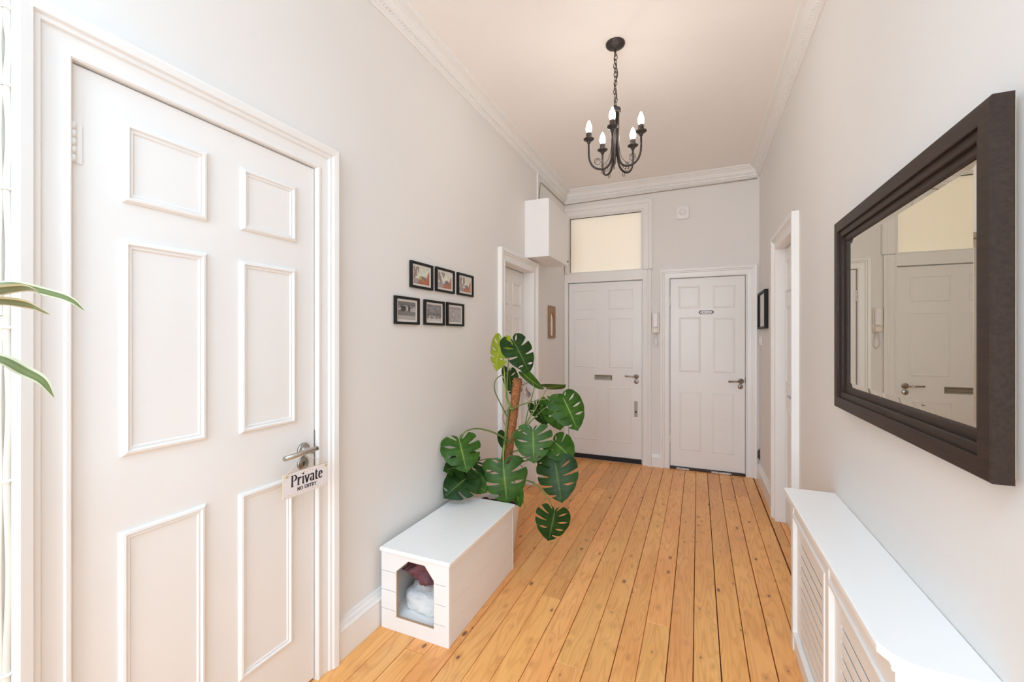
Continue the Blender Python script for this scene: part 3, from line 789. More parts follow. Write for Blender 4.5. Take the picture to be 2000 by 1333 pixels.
for a, b, c, d, s_, lb in lows: photo_frame(mapL, a, b, c, d, FD, .013, grey_print(s_), lb, 'small framed photographs on the wall')
def pale_print(x, y):
    g = .78 + .08 * vnoise(x * 6, y * 6, 4)
    return (g, g * .96, g * .92)
photo_frame(mapR, 4.20, 4.66, 1.450, 1.785, .032, .02, pale_print, 'thin black framed pale picture beside the panelled door of the mirror wall', None, .02)

# arched carved wooden mirror near the entrance door
am = empty('arched_mirror', mapL(4.275, 1.365, 0)); tag(am, 'narrow brown wooden wall mirror with a pointed arch beside the entrance door', 'mirror')
def archpts(y0_, y1_, z0_, zs, zt, n=8):
    c = (y0_ + y1_) / 2; p = [(y0_, z0_), (y0_, zs)]
    for i in range(1, n): t = i / n; p.append((y0_ + (c - y0_) * (1 - math.cos(t * math.pi / 2)), zs + (zt - zs) * math.sin(t * math.pi / 2)))
    p.append((c, zt))
    for i in range(n - 1, 0, -1): t = i / n; p.append((y1_ - (y1_ - c) * (1 - math.cos(t * math.pi / 2)), zs + (zt - zs) * math.sin(t * math.pi / 2)))
    p += [(y1_, zs), (y1_, z0_)]; return p
A = archpts(4.222, 4.328, 1.392, 1.535, 1.635); n = len(A)
out = []
for (y, z) in A:      # outer rectangle point matched to every arch point
    if z <= 1.535: out.append((4.172 if y < 4.275 else 4.378, 1.365 if z < 1.45 else 1.56))
    else:
        t = (y - 4.222) / .106; out.append((4.172 + t * .206, 1.70))
v = [mapL(y, z, .016) for y, z in A] + [mapL(y, z, .018) for y, z in out] + [mapL(y, z, .004) for y, z in A] + [mapL(y, z, .002) for y, z in out]
f = []
for i in range(n):
    j = (i + 1) % n
    f += [(i, j, n + j, n + i), (2 * n + i, 2 * n + j, 3 * n + j, 3 * n + i), (i, j, 2 * n + j, 2 * n + i), (n + i, n + j, 3 * n + j, 3 * n + i)]
MB().add(v, f).build('frame', 'carved_wood', am)
MB().extrude([mapL(y, z, .004) for y, z in A], [mapL(y, z, .008) for y, z in A]).build('glass', 'mirror_glass', am)
for y in (4.190, 4.360):
    for z in (1.60, 1.64): MB().lathe(mapL(y, z, .0175), (1, 0, 0), [(0, .006), (.008, .003), (.011, 0)], 10).build('carving', 'carved_wood', am)

# ------------------------------------------------------------------ large mirror
lm = empty('wall_mirror', mapR(1.595, 1.095, .014)); tag(lm, 'large mirror with a stepped dark brown frame above the radiator cover', 'mirror')
my0, my1, mz0, mz1 = 1.092, 2.095, 1.096, 1.826
SB, FT = .014, .048      # stand off from the wall, front height
fw = .086
MF = [(0, SB + .004), (0, FT - .020), (.004, FT - .018), (.022, FT - .018), (.022, FT - .010), (.025, FT - .008), (.044, FT - .008), (.044, FT - .001), (.047, FT), (fw - .003, FT), (fw, FT - .003), (fw, SB)]
MB().rectsweep(mapR, my0 + fw, my1 - fw, mz0 + fw, mz1 - fw, MF).build('frame', 'espresso', lm)
MB().mbox(mapR, my0 + .010, my1 - .010, mz0 + .010, mz1 - .010, SB - .006, SB + .003).build('backing', 'ply_edge', lm)
g0, g1, g2, g3 = my0 + fw - .004, my1 - fw + .004, mz0 + fw - .004, mz1 - fw + .004
GW = SB + .012; bv = .022
m = MB()
v = [mapR(g0, g2, GW - .0025), mapR(g1, g2, GW - .0025), mapR(g1, g3, GW - .0025), mapR(g0, g3, GW - .0025),
     mapR(g0 + bv, g2 + bv, GW), mapR(g1 - bv, g2 + bv, GW), mapR(g1 - bv, g3 - bv, GW), mapR(g0 + bv, g3 - bv, GW),
     mapR(g0, g2, SB + .004), mapR(g1, g2, SB + .004), mapR(g1, g3, SB + .004), mapR(g0, g3, SB + .004)]
f = [(4, 5, 6, 7), (8, 9, 10, 11)] + [(i, (i + 1) % 4, (i + 1) % 4 + 4, i + 4) for i in range(4)] + [(i, (i + 1) % 4, (i + 1) % 4 + 8, i + 8) for i in range(4)]
m.add(v, f).build('glass', 'mirror_glass', lm)

# ------------------------------------------------------------------ radiator cover
rc = empty('radiator_cover', (.47, 1.70, 0)); tag(rc, 'white radiator cover with slatted panels under the large mirror', 'radiator cover')
ST = .694
ra, rb, xf = 1.150, 2.245, .388     # near end, far end, front face plane
xw = XR - .028
top = [(xw + .026, 1.130), (.415, 1.138), (.392, 1.146), (.376, 1.162), (.362, 1.190), (.357, 2.268), (xw + .026, 2.272)]
m = MB(); zb, zt, e = ST - .018, ST, .004
lay = [[(x, y, zb) for x, y in top], [(x, y, zt - e) for x, y in top], [(x + (e if x < .5 else 0), y + (e if y < 1.7 else -e), zt) for x, y in top]]
k = len(top); v = lay[0] + lay[1] + lay[2]; f = [tuple(range(k)), tuple(range(2 * k, 3 * k))]
for q in (0, 1): f += [(q * k + i, q * k + (i + 1) % k, (q + 1) * k + (i + 1) % k, (q + 1) * k + i) for i in range(k)]
m.add(v, f).build('shelf_top', 'melamine', rc)
MB().box(xf, xw, rb - .016, rb, 0, zb).build('end_panel', 'white', rc)
MB().box(xf, xw, ra, ra + .016, 0, zb).build('end_panel', 'white', rc)
mapC = lambda u, v_, w: Vector((xf - w, u, v_))
for a, b in ((rb - .035, rb + .004), (1.655, 1.695), (ra - .002, ra + .05)):
    MB().bbox(mapC, a, b, 0, zb, -.018, .006, .003).build('stile', 'white', rc)
MB().bbox(mapC, ra + .05, 1.655, .60, zb, -.018, .002, .002).build('top_rail', 'white', rc)
MB().bbox(mapC, 1.695, rb - .035, .60, zb, -.018, .002, .002).build('top_rail', 'white', rc)
MB().bbox(mapC, ra + .05, 1.655, 0, .075, -.018, .002, .002).build('bottom_rail', 'white', rc)
MB().bbox(mapC, 1.695, rb - .035, 0, .075, -.018, .002, .002).build('bottom_rail', 'white', rc)
MB().bbox(mapC, ra + .002, ra + .34, zb - .012, zb, .006, .012, .002).build('edge_bead', 'white', rc)
SM = [(0, -.016), (0, .004), (-.005, .009), (-.012, .009), (-.018, -.001), (-.018, -.016)]
for a, b in ((ra + .05, 1.655), (1.695, rb - .035)):
    MB().rectsweep(mapC, a, b, .075, .60, SM).build('panel_moulding', 'white', rc)
    sa, sb_ = a + .090, b - .085
    # plain borders of the grille panel
    MB().mbox(mapC, a + .016, sa, .09, .585, -.014, -.006).build('panel_border', 'white', rc)
    MB().mbox(mapC, sb_, b - .016, .09, .585, -.014, -.006).build('panel_border', 'white', rc)
    MB().mbox(mapC, sa, sb_, .51, .585, -.014, -.006).build('panel_border', 'white', rc)
    z = .5095; pit = .0445
    first = True
    while z - pit > .09:
        MB().bbox(mapC, sa, sb_, z - pit, z - .0085, -.009, -.006, .0008).build('slat', 'white', rc); z -= pit
    MB().mbox(mapC, sa, sb_, .09, z - .0085, -.014, -.006).build('panel_border', 'white', rc)
MB().box(xf + .06, xf + .075, ra + .03, rb - .03, .06, .62).build('radiator_panel', 'radiator_shade', rc)  # radiator coloured dark so the slots look shaded

# ------------------------------------------------------------------ meter cupboard, cables, detector, intercom, switch
mc = empty('meter_cupboard', mapL(3.83, 2.078, 0)); tag(mc, 'plain white box cupboard fixed high beside the fanlight', 'cupboard')
MB().box(XL + .001, -1.203, 3.536, 4.13, 2.080, 2.585).build('body', 'cupboard', mc)
MB().bbox(lambda u, v_, w: Vector((-1.203 + w, u, v_)), 3.538, 4.128, 2.082, 2.583, 0, .018, .002).build('door_panel', 'cupboard', mc)
MB().lathe((-1.185, 4.095, 2.12), (1, 0, 0), [(.004, 0), (.004, .008), (.007, .010), (.007, .014), (0, .016)], 12).build('knob', 'dark_metal', mc)
tag(MB().tube(spline([(XL + .006, 3.89, 2.585), (XL + .006, 3.895, 2.70), (XL + .006, 3.93, 2.85), (XL + .007, 3.98, 2.885), (XL + .007, 4.3, 2.892), (XL + .007, 4.72, 2.898), (XL + .02, YE - .012, 2.90), (-1.2, YE - .008, 2.905), (-.5, YE - .008, 2.915), (XR - .02, YE - .008, 2.925)], 6), .0055, 8).build('wall_cable', 'old_cable'), 'thin brownish cable running beneath the cornice from the meter cupboard', 'cable')
tag(MB().box(XL + .001, XL + .013, 3.84, 3.862, 2.586, 2.945).build('cable_trunking', 'white'), 'short white cable trunking rising from the meter cupboard to the cornice', 'trunking')
# pipe-like cable by the near door
wc = empty('wall_cable', mapL(.425, 0, .006)); tag(wc, 'thick cream cable clipped upright beside the large white door', 'cable')
cz = [0.0, .30, .626, .84, 1.054, 1.22, 1.393, 1.55, 1.70, 1.82, 1.929, 2.02, 2.10, 2.4, 2.7, 2.945]
MB().tube(spline([mapL(.4255 + (.0035 if i % 2 else -.001) * (1 if i % 4 else .6), z, .0075) for i, z in enumerate(cz)], 6), .0062, 10).build('cable', 'cable', wc)
MB().tube(spline([mapL(.4185 - (.002 if i % 2 else 0), z, .0045) for i, z in enumerate(cz)], 6), .0025, 8).build('thin_cable', 'cable', wc)
for z in (.626, 1.054, 1.393, 1.70, 1.929, 2.10):
    MB().tube([mapL(.4155, z, .003), mapL(.416, z, .012), mapL(.424, z, .0165), mapL(.432, z, .012), mapL(.4335, z, .003)], .0035, 8).build('clip', 'cable_clip', wc)
# detector
dt = empty('ceiling_sensor', mapE(-.145, 2.665, 0)); dt.name = 'wall_sensor'; tag(dt, 'square white rounded sensor high on the end wall', 'sensor')
def rrect(cx, cz_, a, b, r, n=5):
    p = []
    for (sx, sz, a0) in ((1, 1, 0), (-1, 1, 90), (-1, -1, 180), (1, -1, 270)):
        for i in range(n + 1):
            q = R(a0 + 90 * i / n); p.append((cx + sx * (a - r) + r * math.cos(q), cz_ + sz * (b - r) + r * math.sin(q)))
    return p
def loft(m, rings, smooth=False):
    k = len(rings[0]); v = [p for r_ in rings for p in r_]; f = [tuple(range(k)), tuple(range((len(rings) - 1) * k, len(rings) * k))]
    for q in range(len(rings) - 1): f += [(q * k + i, q * k + (i + 1) % k, (q + 1) * k + (i + 1) % k, (q + 1) * k + i) for i in range(k)]
    return m.add(v, f, smooth)
loft(MB(), [[mapE(x, z, w) for x, z in rrect(-.145, 2.665, .066 - d, .068 - d, .022 - d * .5)] for w, d in ((0, 0), (.022, 0), (.030, .004), (.033, .012))]).build('body', 'plastic', dt)
MB().lathe(mapE(-.145, 2.668, .033), (0, -1, 0), [(.034, 0), (.032, .006), (.022, .013), (0, .016)], 20).build('lens', 'plastic', dt)
# intercom handset
ic = empty('intercom_phone', mapE(-.413, 1.41, 0)); tag(ic, 'white intercom handset with coiled cord between the end doors', 'intercom')
loft(MB(), [[mapE(x, z, w) for x, z in rrect(-.4115, 1.528, .039 - d, .110 - d, .014 - d * .5)] for w, d in ((0, 0), (.022, 0), (.026, .004))]).build('base', 'plastic_cream', ic)
loft(MB(), [[mapE(x, z, w) for x, z in rrect(-.411, 1.556, .028 - d, .080 - d, .016 - d * .4)] for w, d in ((.026, 0), (.040, 0), (.050, .004), (.054, .012))]).build('handset', 'plastic', ic)
loft(MB(), [[mapE(x, z, w) for x, z in rrect(-.411, 1.446, .027 - d, .026 - d, .012 - d * .4)] for w, d in ((.026, 0), (.042, 0), (.048, .005))]).build('mouthpiece', 'plastic_cream', ic)
cp = []
path = spline([mapE(-.411, 1.424, .03), mapE(-.425, 1.37, .02), mapE(-.43, 1.31, .02), mapE(-.405, 1.275, .022), mapE(-.388, 1.31, .02), mapE(-.395, 1.38, .02), mapE(-.400, 1.418, .02)], 30)
for i, p in enumerate(path):
    a = i * 0.9; cp.append(p + Vector((math.cos(a) * .006, math.sin(a) * .006, 0)))
MB().tube(cp, .0018, 5).build('coiled_cord', 'plastic', ic)
# light switch and dark hinge-like latch by the corner on the right wall
lsw = empty('light_switch', mapR(4.665, 1.30, 0)); tag(lsw, 'small white light switch below the black framed pale picture', 'switch')
MB().bbox(mapR, 4.622, 4.708, 1.30, 1.386, 0, .009, .003).build('plate', 'plastic', lsw)
MB().bbox(mapR, 4.655, 4.675, 1.328, 1.358, .009, .014, .002).build('rocker', 'plastic', lsw)
ds = empty('wall_latch', mapR(4.745, .20, 0)); tag(ds, 'small dark metal latch on the wall beside the end door frame', 'latch')
MB().bbox(mapR, 4.735, 4.765, .19, .29, 0, .008, .002).build('plate', 'dark_metal', ds)
MB().lathe(mapR(4.75, .205, .012), (0, 0, 1), [(0, 0), (.007, 0), (.007, .07), (0, .07)], 10).build('barrel', 'dark_metal', ds)

# ------------------------------------------------------------------ chandelier
CX, CYc = -.432, 2.478
ch = empty('chandelier', (CX, CYc, ZC)); tag(ch, 'dark iron five arm chandelier with candle bulbs hanging from a chain', 'chandelier')
MB().lathe((CX, CYc, ZC), (0, 0, -1), [(0, 0), (.053, 0), (.054, .006), (.050, .014), (.046, .015), (.040, .021), (.028, .026), (.012, .030), (.008, .036), (0, .036)], 32).build('ceiling_rose', 'iron', ch)
z = 3.016; i = 0
MB().ring((CX, CYc, z + .004), (1, 0, 0), (0, 0, 1), .008, .010, .002).build('chain_link', 'iron', ch)
link_a = link_b = None
n_links = 13
step = (3.006 - 2.690) / n_links
for i in range(n_links):
    zc_ = 3.006 - step * (i + .5)
    a = (1, 0, 0) if i % 2 else (.35, .94, 0)
    MB().ring((CX + .002 * math.sin(i * 1.3), CYc, zc_), a, (0, 0, 1), .0085, .0175, .0021).build('chain_link', 'iron', ch)
MB().tube(spline([(CX + .006, CYc, 3.02), (CX - .006, CYc - .004, 2.96), (CX + .009, CYc, 2.90), (CX + .011, CYc, 2.86), (CX - .006, CYc, 2.80), (CX + .008, CYc, 2.75), (CX - .005, CYc, 2.71), (CX, CYc, 2.68)], 6), .0028, 8).build('flex', 'iron', ch)
MB().lathe((CX, CYc, 2.695), (0, 0, -1), [(0, 0), (.008, 0), (.008, .012), (.012, .016), (.029, .018), (.031, .022), (.029, .026), (.029, .034), (.031, .037), (.029, .042), (.024, .046), (0, .046)], 28).build('hub', 'iron', ch)
MB().tube([(CX, CYc, 2.655), (CX, CYc, 2.405)], .007, 12).build('stem', 'iron', ch)
base_ang = math.atan2(-CYc, -CX)          # towards the camera side
ARMR, CUPZ = .150, 2.505
for k in range(5):
    a = base_ang - R(6) + k * 2 * math.pi / 5
    dx, dy = math.cos(a), math.sin(a)
    P = lambda r_, z_: Vector((CX + dx * r_, CYc + dy * r_, z_))
    pth = [P(.017, 2.655), P(.017, 2.46)] + bez(P(.017, 2.46), P(.017, 2.37), P(.035, 2.335), P(.082, 2.333), 10)[1:] + bez(P(.082, 2.333), P(.125, 2.333), P(ARMR, 2.365), P(ARMR, 2.425), 10)[1:] + [P(ARMR, CUPZ - .02)]
    arm = MB().tube(pth, .0062, 10).build('arm', 'iron', ch)
    # thin wire scrolls
    sc_ = []
    for i in range(26):
        t = i / 25; q = t * 2.2 * 2 * math.pi; rr = .006 + .016 * t
        sc_.append(P(.100 + rr * math.cos(q + 1.2), 2.375 + rr * math.sin(q + 1.2)))
    wire = bez(P(.022, 2.47), P(.026, 2.40), P(.050, 2.352), P(.085, 2.352), 8)
    MB().tube(wire, .0016, 6).build('scroll', 'iron', arm)
    MB().tube(sc_[8:], .0016, 6).build('scroll', 'iron', arm)
    MB().ring(P(.070, 2.318), (dx, dy, 0), (0, 0, 1), .010, .012, .0016, 14, 5).build('scroll', 'iron', arm)
    MB().lathe(P(ARMR, CUPZ - .028), (0, 0, 1), [(.0065, 0), (.010, .006), (.012, .014), (.022, .020), (.030, .026), (.031, .029), (.028, .030), (.012, .027), (0, .027)], 22).build('drip_cup', 'iron', arm)
    MB().lathe(P(ARMR, CUPZ), (0, 0, 1), [(.0155, -.002), (.0155, .034), (.013, .036), (0, .036)], 18).build('candle_sleeve', 'iron', arm)
    MB().lathe(P(ARMR, CUPZ + .034), (0, 0, 1), [(.010, 0), (.012, .004), (.0165, .018), (.0172, .028), (.0145, .044), (.0085, .060), (.004, .070), (0, .074)], 18).build('bulb', 'bulb', ch)

# ------------------------------------------------------------------ cat house box
bx0, bx1, by0, by1, bz = -1.376, -1.004, 1.618, 2.335, .365
cb = empty('pet_cabinet', ((bx0 + bx1) / 2, (by0 + by1) / 2, 0)); tag(cb, 'low white wooden pet cabinet with a cut out entrance and flat lid', 'pet cabinet')
mapF = lambda u, v_, w: Vector((u, by0 - w + .012, v_))
# front boards around the octagonal hole
hl, hr, hb, hs, ht = -1.290, -1.082, .066, .281, .340
hx0, hx1 = -1.222, -1.132
rows = [.0, .092, .181, .270, bz]
def fboard(poly):
    a = [mapF(x, z, 0) for x, z in poly]; b = [mapF(x, z, .012) for x, z in poly]
    MB().extrude(a, b).build('front_board', 'white', cb)
g = .0013
L_, R_ = bx0, bx1 - .018
fboard([(L_, 0), (R_, 0), (R_, rows[1] - g), (hr, rows[1] - g), (hr, hb), (hl, hb), (hl, rows[1] - g), (L_, rows[1] - g)])
for a, b in ((rows[1], rows[2]), (rows[2], rows[3])):
    fboard([(L_, a + g), (hl, a + g), (hl, b - g), (L_, b - g)]); fboard([(hr, a + g), (R_, a + g), (R_, b - g), (hr, b - g)])
fboard([(L_, rows[3] + g), (hl, rows[3] + g), (hl, hs), (hx0, ht), (hx1, ht), (hr, hs), (hr, rows[3] + g), (R_, rows[3] + g), (R_, bz), (L_, bz)])
# raw edge lining of the hole
hole = [(hl, hb), (hr, hb), (hr, hs), (hx1, ht), (hx0, ht), (hl, hs)]
m = MB(); k = len(hole); cxh, czh = (hl + hr) / 2, (hb + ht) / 2
inn = [(x + (cxh - x) * .015, z + (czh - z) * .015) for x, z in hole]
v = [mapF(x, z, .0115) for x, z in hole] + [mapF(x, z, .0115) for x, z in inn] + [mapF(x, z, .0) for x, z in inn] + [mapF(x, z, .0) for x, z in hole]
f = []
for q in range(4): f += [(q * k + i, q * k + (i + 1) % k, ((q + 1) % 4) * k + (i + 1) % k, ((q + 1) % 4) * k + i) for i in range(k)]
m.add(v, f).build('hole_edge', 'mdf_edge', cb)
# side panels
mapS = lambda u, v_, w: Vector((bx1 - .012 + w, u, v_))
MB().bbox(mapS, by0 + .0, by0 + .032, 0, bz, -.006, .012, .002).build('corner_post', 'white', cb)
for a, b in zip(rows, rows[1:]):
    MB().bbox(mapS, by0 + .033, by1 - .014, a + g * .5, b - g * .5, 0, .0105, .0012).build('side_board', 'white', cb)
MB().box(bx0, bx0 + .012, by0 + .013, by1, 0, bz).build('side_panel', 'white', cb)
MB().box(bx0 + .012, bx1, by1 - .012, by1, 0, bz).build('back_panel', 'white', cb)
MB().box(bx0 + .012, bx1 - .013, by0 + .013, by1 - .012, .045, .055).build('inner_floor', 'melamine', cb)
MB().bbox(lambda u, v_, w: Vector((u, v_, bz + .001 + w)), bx0 - .002, bx1 + .010, by0 - .010, by1 + .006, 0, .016, .003).build('lid', 'melamine', cb)
# plum cloth and white fleece inside
def blob(name, c, rx, ry, rz, mat_, seed, amp, label, cat, fold=6.0, nu=40, nv=24):
    v = []; f = []
    for j in range(nv + 1):
        ph = math.pi * j / nv
        for i in range(nu):
            th = 2 * math.pi * i / nu
            d = Vector((math.sin(ph) * math.cos(th), math.sin(ph) * math.sin(th), math.cos(ph)))
            n_ = vnoise(d.x * fold + 9, d.z * fold + d.y * fold * .7 + 3, seed) - .5
            n2 = abs(vnoise(d.x * fold * 1.6 + d.y * 3, d.z * fold * .6 + 7, seed + 2) - .5)
            r_ = 1 + amp * n_ * 2 - amp * (n2 * 2)
            v.append((c[0] + d.x * rx * r_, c[1] + d.y * ry * r_, max(c[2] + d.z * rz * r_, .0555)))
    for j in range(nv):
        for i in range(nu):
            q = (i + 1) % nu; f.append((j * nu + i, j * nu + q, (j + 1) * nu + q, (j + 1) * nu + i))
    return tag(MB().add(v, f, True).build(name, mat_), label, cat)
blob('fleece_blanket', (-1.205, 1.795, .090), .145, .120, .068, 'fleece', 3, .10, 'white fleece blanket bunched inside the pet cabinet', 'blanket', 4)
blob('plum_cloth', (-1.190, 1.765, .262), .130, .108, .078, 'plum', 8, .26, 'dark plum cloth crumpled on the white fleece in the pet cabinet', 'cloth', 5)

# ------------------------------------------------------------------ monstera
PX, PY = -1.205, 2.545
mon = empty('monstera_plant', (PX, PY, 0)); tag(mon, 'tall monstera with split leaves on a brown coir pole in white pot', 'potted plant')
pot = MB().lathe((PX, PY, 0), (0, 0, 1), [(0, 0), (.105, 0), (.110, .006), (.146, .285), (.150, .300), (.144, .302), (.138, .285), (.134, .26), (0, .26)], 40).build('pot', 'pot', mon)
MB().lathe((PX, PY, .262), (0, 0, 1), [(.1335, 0), (.09, .006), (0, .010)], 24).build('soil', 'soil', mon)
pb, pt = Vector((-1.187, PY, .18)), Vector((-1.063, PY, 1.108))
pp = []; rr = []
for i in range(50):
    t = i / 49; pp.append(pb.lerp(pt, t)); rr.append(.0285 + .0022 * math.sin(i * 2.3) * random.random())
MB().tube(pp, rr, 16).build('moss_pole', 'coir', mon)
# the red glazed rim that peeps out behind the box
rp = empty('red_saucer', (-1.292, 2.425, .27))
bpy.data.objects.remove(rp)
MB().lathe((-1.275, 2.50, .262), (.25, -.5, 1), [(0, .0), (.022, .01), (.030, .06), (.027, .062), (.018, .02), (0, .012)], 16).build('watering_cup', 'red_glaze', mon)

def leaf_mesh(L, Wd, n_f, slit, hole_p, droop, fold_, seed, mat_):
    rnd = random.Random(seed)
    # margin control points of one half: (x, y) in units of half width and length
    cps = [(.00, .00), (.10, -.14), (.46, -.22), (.86, -.10), (1.0, .16), (.93, .42), (.70, .68), (.38, .87), (.0, 1.0)]
    ss = [0, .09, .2, .33, .46, .6, .75, .88, 1.0]
    def margin(s):
        for i in range(8):
            if s <= ss[i + 1] or i == 7:
                t = (s - ss[i]) / (ss[i + 1] - ss[i]); p0 = cps[max(i - 1, 0)]; p1 = cps[i]; p2 = cps[i + 1]; p3 = cps[min(i + 2, 8)]
                return tuple(.5 * (2 * b + (c - a) * t + (2 * a - 5 * b + 4 * c - d) * t * t + (-a + 3 * b - 3 * c + d) * t ** 3) for a, b, c, d in zip(p0, p1, p2, p3))
    def midp(s): return max(0.0, (s - .10) / .90) ** 1.25 * .97
    verts, faces, vein = [], [], []
    ncol, nr = 6, 12
    for side in (-1, 1):
        modes = [(rnd.random() < hole_p, rnd.uniform(.28, .50), rnd.random() < .85) for _ in range(n_f + 1)]
        for k in range(n_f):
            s0, s1 = k / n_f, (k + 1) / n_f; base = len(verts)
            for j in range(nr + 1):
                r_ = j / nr
                for i in range(ncol + 1):
                    u = i / ncol; s = s0 + (s1 - s0) * u
                    def g(idx):
                        if idx == 0 or idx == n_f or slit <= 0: return 0.0
                        is_hole, r0, on = modes[idx]
                        if not on: return 0.0
                        if is_hole:
                            if r_ < .25 or r_ > .86: return 0.0
                            return .75 * slit * math.sin(math.pi * (r_ - .25) / .61)
                        return 0.0 if r_ < r0 else slit * (.35 + .65 * (r_ - r0) / (1 - r0))
                    gl, gr = g(k), g(k + 1)
                    ue = gl * .5 + u * (1 - gl * .5 - gr * .5)
                    se = s0 + (s1 - s0) * ue
                    mx_, my_ = margin(se); ym = midp(se)
                    # lateral veins sweep forward
                    bow = math.sin(math.pi * r_) * .05
                    bulge = 1.0 + (.035 * math.sin(math.pi * u) - .02) * (1 if slit > 0 else 0) * r_
                    x = mx_ * r_ * bulge; y = ym + (my_ - ym) * r_ * bulge + bow * (0.6 if se > .2 else .2)
                    z = fold_ * abs(x) - droop * (max(0, y) ** 2) * .5 - droop * .9 * x * x * .5 - (.25 * droop * (y * y) if y < 0 else 0)
                    z += .012 * math.sin(u * math.pi) * (1 - abs(2 * r_ - 1)) * 1.0
                    verts.append((side * x * Wd / 2, y * L, z * L * .5)); 
                    vein.append(max(0.0, 1 - r_ * 16) * .9 + .22 * max(0, 1 - abs(u - .5) * 7) * (1 - r_))
            for j in range(nr):
                for i in range(ncol):
                    q = base + j * (ncol + 1) + i
                    faces.append((q, q + 1, q + ncol + 2, q + ncol + 1) if side > 0 else (q, q + ncol + 1, q + ncol + 2, q + 1))
    return verts, faces, vein
def place_leaf(root, J, T, wd, roll, mat_, n_f=6, slit=.30, hole_p=.35, droop=.35, fold_=.10, seed=1, tilt=0.0, name='leaf'):
    J, T = Vector(J), Vector(T)
    yv = (T - J); L = yv.length; yv.normalize()
    tocam = (Vector((0, 0, CAMH)) - J).normalized()
    zv = (tocam - yv * tocam.dot(yv)).normalized()
    zv = Matrix.Rotation(roll, 3, yv) @ zv
    xv = yv.cross(zv).normalized()
    vs_, fs, vein = leaf_mesh(L, wd, n_f, slit, hole_p, droop, fold_, seed, mat_)
    pv = [J + xv * a + yv * b + zv * c for a, b, c in vs_]
    for q in pv: q.x = max(q.x, XL + .010)
    m = MB().add(pv, fs, True)
    lf = m.build(name, mat_, root, attr=('vein', vein))
    rib = [J + yv * (L * t) + zv * (-droop * t * t * .5 * L * .5 + .0012) for t in [i / 10 for i in range(10)]]
    MB().tube(rib, [.0024 * (1 - .8 * i / 9) for i in range(10)], 5).build('midrib', 'petiole_lime' if mat_ != 'leaf_dark' else 'petiole', lf)
    return lf
Z = 2.78 / FPX          # metres per pixel around the plant
def stem(pts, r0, r1, mat_='petiole', name='petiole'):
    p = spline(pts, 8); n_ = len(p)
    MB().tube(p, [r0 + (r1 - r0) * i / (n_ - 1) for i in range(n_)], 8).build(name, mat_, mon)
# (junction px, tip px, depth of junction, depth of tip, width px, roll deg, material, slit, seed)
LV = [
 ((979, 666), (964, 724), 2.50, 2.48, 58, 44, 'leaf_lime', .30, 1),
 ((1003, 667), (1035, 725), 2.50, 2.44, 60, -22, 'leaf_dark', .28, 2),
 ((994, 727), (998, 776), 2.68, 2.72, 48, 45, 'leaf_dark', .30, 3),
 ((1022, 730), (1058, 765), 2.50, 2.50, 44, 66, 'leaf_mid', .0, 4),
 ((1070, 757), (1104, 757), 2.72, 2.66, 40, 74, 'leaf_mid', .0, 5),
 ((1080, 784), (1092, 842), 2.62, 2.62, 62, 22, 'leaf_mid', .30, 6),
 ((1100, 778), (1130, 838), 2.52, 2.46, 66, -18, 'leaf_mid', .32, 7),
 ((1045, 793), (1066, 833), 2.70, 2.72, 40, 30, 'leaf_dark', .25, 8),
 ((1041, 842), (1042, 905), 2.40, 2.34, 70, 6, 'leaf_mid', .34, 9),
 ((1083, 864), (1119, 896), 2.50, 2.47, 58, -20, 'leaf_mid', .20, 10),
 ((1085, 905), (1096, 982), 2.44, 2.36, 76, 10, 'leaf_dark', .30, 11),
 ((1062, 893), (1086, 925), 2.62, 2.62, 46, 30, 'leaf_dark', .25, 12),
 ((1083, 1000), (1073, 1058), 2.34, 2.28, 66, -25, 'leaf_dark', .34, 13),
 ((897, 860), (912, 920), 2.22, 2.14, 72, -8, 'leaf_mid', .32, 14),
 ((916, 930), (867, 970), 2.28, 2.13, 66, 20, 'leaf_dark', .30, 15),
 ((930, 903), (868, 916), 2.36, 2.16, 62, 30, 'leaf_dark', .30, 16),
 ((918, 936), (950, 964), 2.30, 2.32, 40, 20, 'leaf_mid', .0, 17),
 ((983, 908), (990, 986), 2.40, 2.345, 86, 4, 'leaf_mid', .34, 18),
 ((1009, 957), (1014, 992), 2.42, 2.40, 30, 40, 'leaf_mid', .0, 19),
 ((986, 848), (984, 880), 2.66, 2.66, 34, 25, 'leaf_dark', .0, 20),
]
for (j, t, yj, yt, w_, roll, mt, sl, sd) in LV:
    place_leaf(mon, at(*j, yj), at(*t, yt), w_ * Z, R(roll), mt, slit=sl, seed=sd, n_f=(5 + sd % 2) if sl > 0 else 4, hole_p=.45, fold_=.10 if sl else .18, droop=.35 + .30 * ((sd * 37) % 10) / 10)
B = lambda px, py, y: at(px, py, y)
stem([B(980, 905, 2.52), B(985, 870, 2.51), B(989, 840, 2.51), B(992, 812, 2.51), B(994, 795, 2.515)], .010, .007, 'petiole', 'main_stem')
stem([B(999, 800, 2.52), B(989, 782, 2.53), B(986, 740, 2.56), B(983, 705, 2.53), B(979, 666, 2.502)], .0055, .003, 'petiole_lime')
stem([B(1000, 796, 2.51), B(991, 778, 2.51), B(991, 735, 2.51), B(994, 700, 2.505), B(1003, 667, 2.502)], .0055, .003)
stem([B(996, 824, 2.53), B(978, 790, 2.60), B(966, 762, 2.66), B(970, 740, 2.68), B(994, 727, 2.68)], .0055, .003)
stem([B(998, 806, 2.50), B(1008, 795, 2.49), B(1040, 785, 2.50), B(1065, 780, 2.52), B(1099, 779, 2.522)], .006, .003)
stem([B(1000, 850, 2.52), B(1022, 840, 2.54), B(1045, 815, 2.58), B(1080, 784, 2.618)], .005, .003)
stem([B(998, 858, 2.53), B(1020, 845, 2.54), B(1032, 800, 2.52), B(1043, 760, 2.50), B(1040, 748, 2.502)], .0045, .0028)
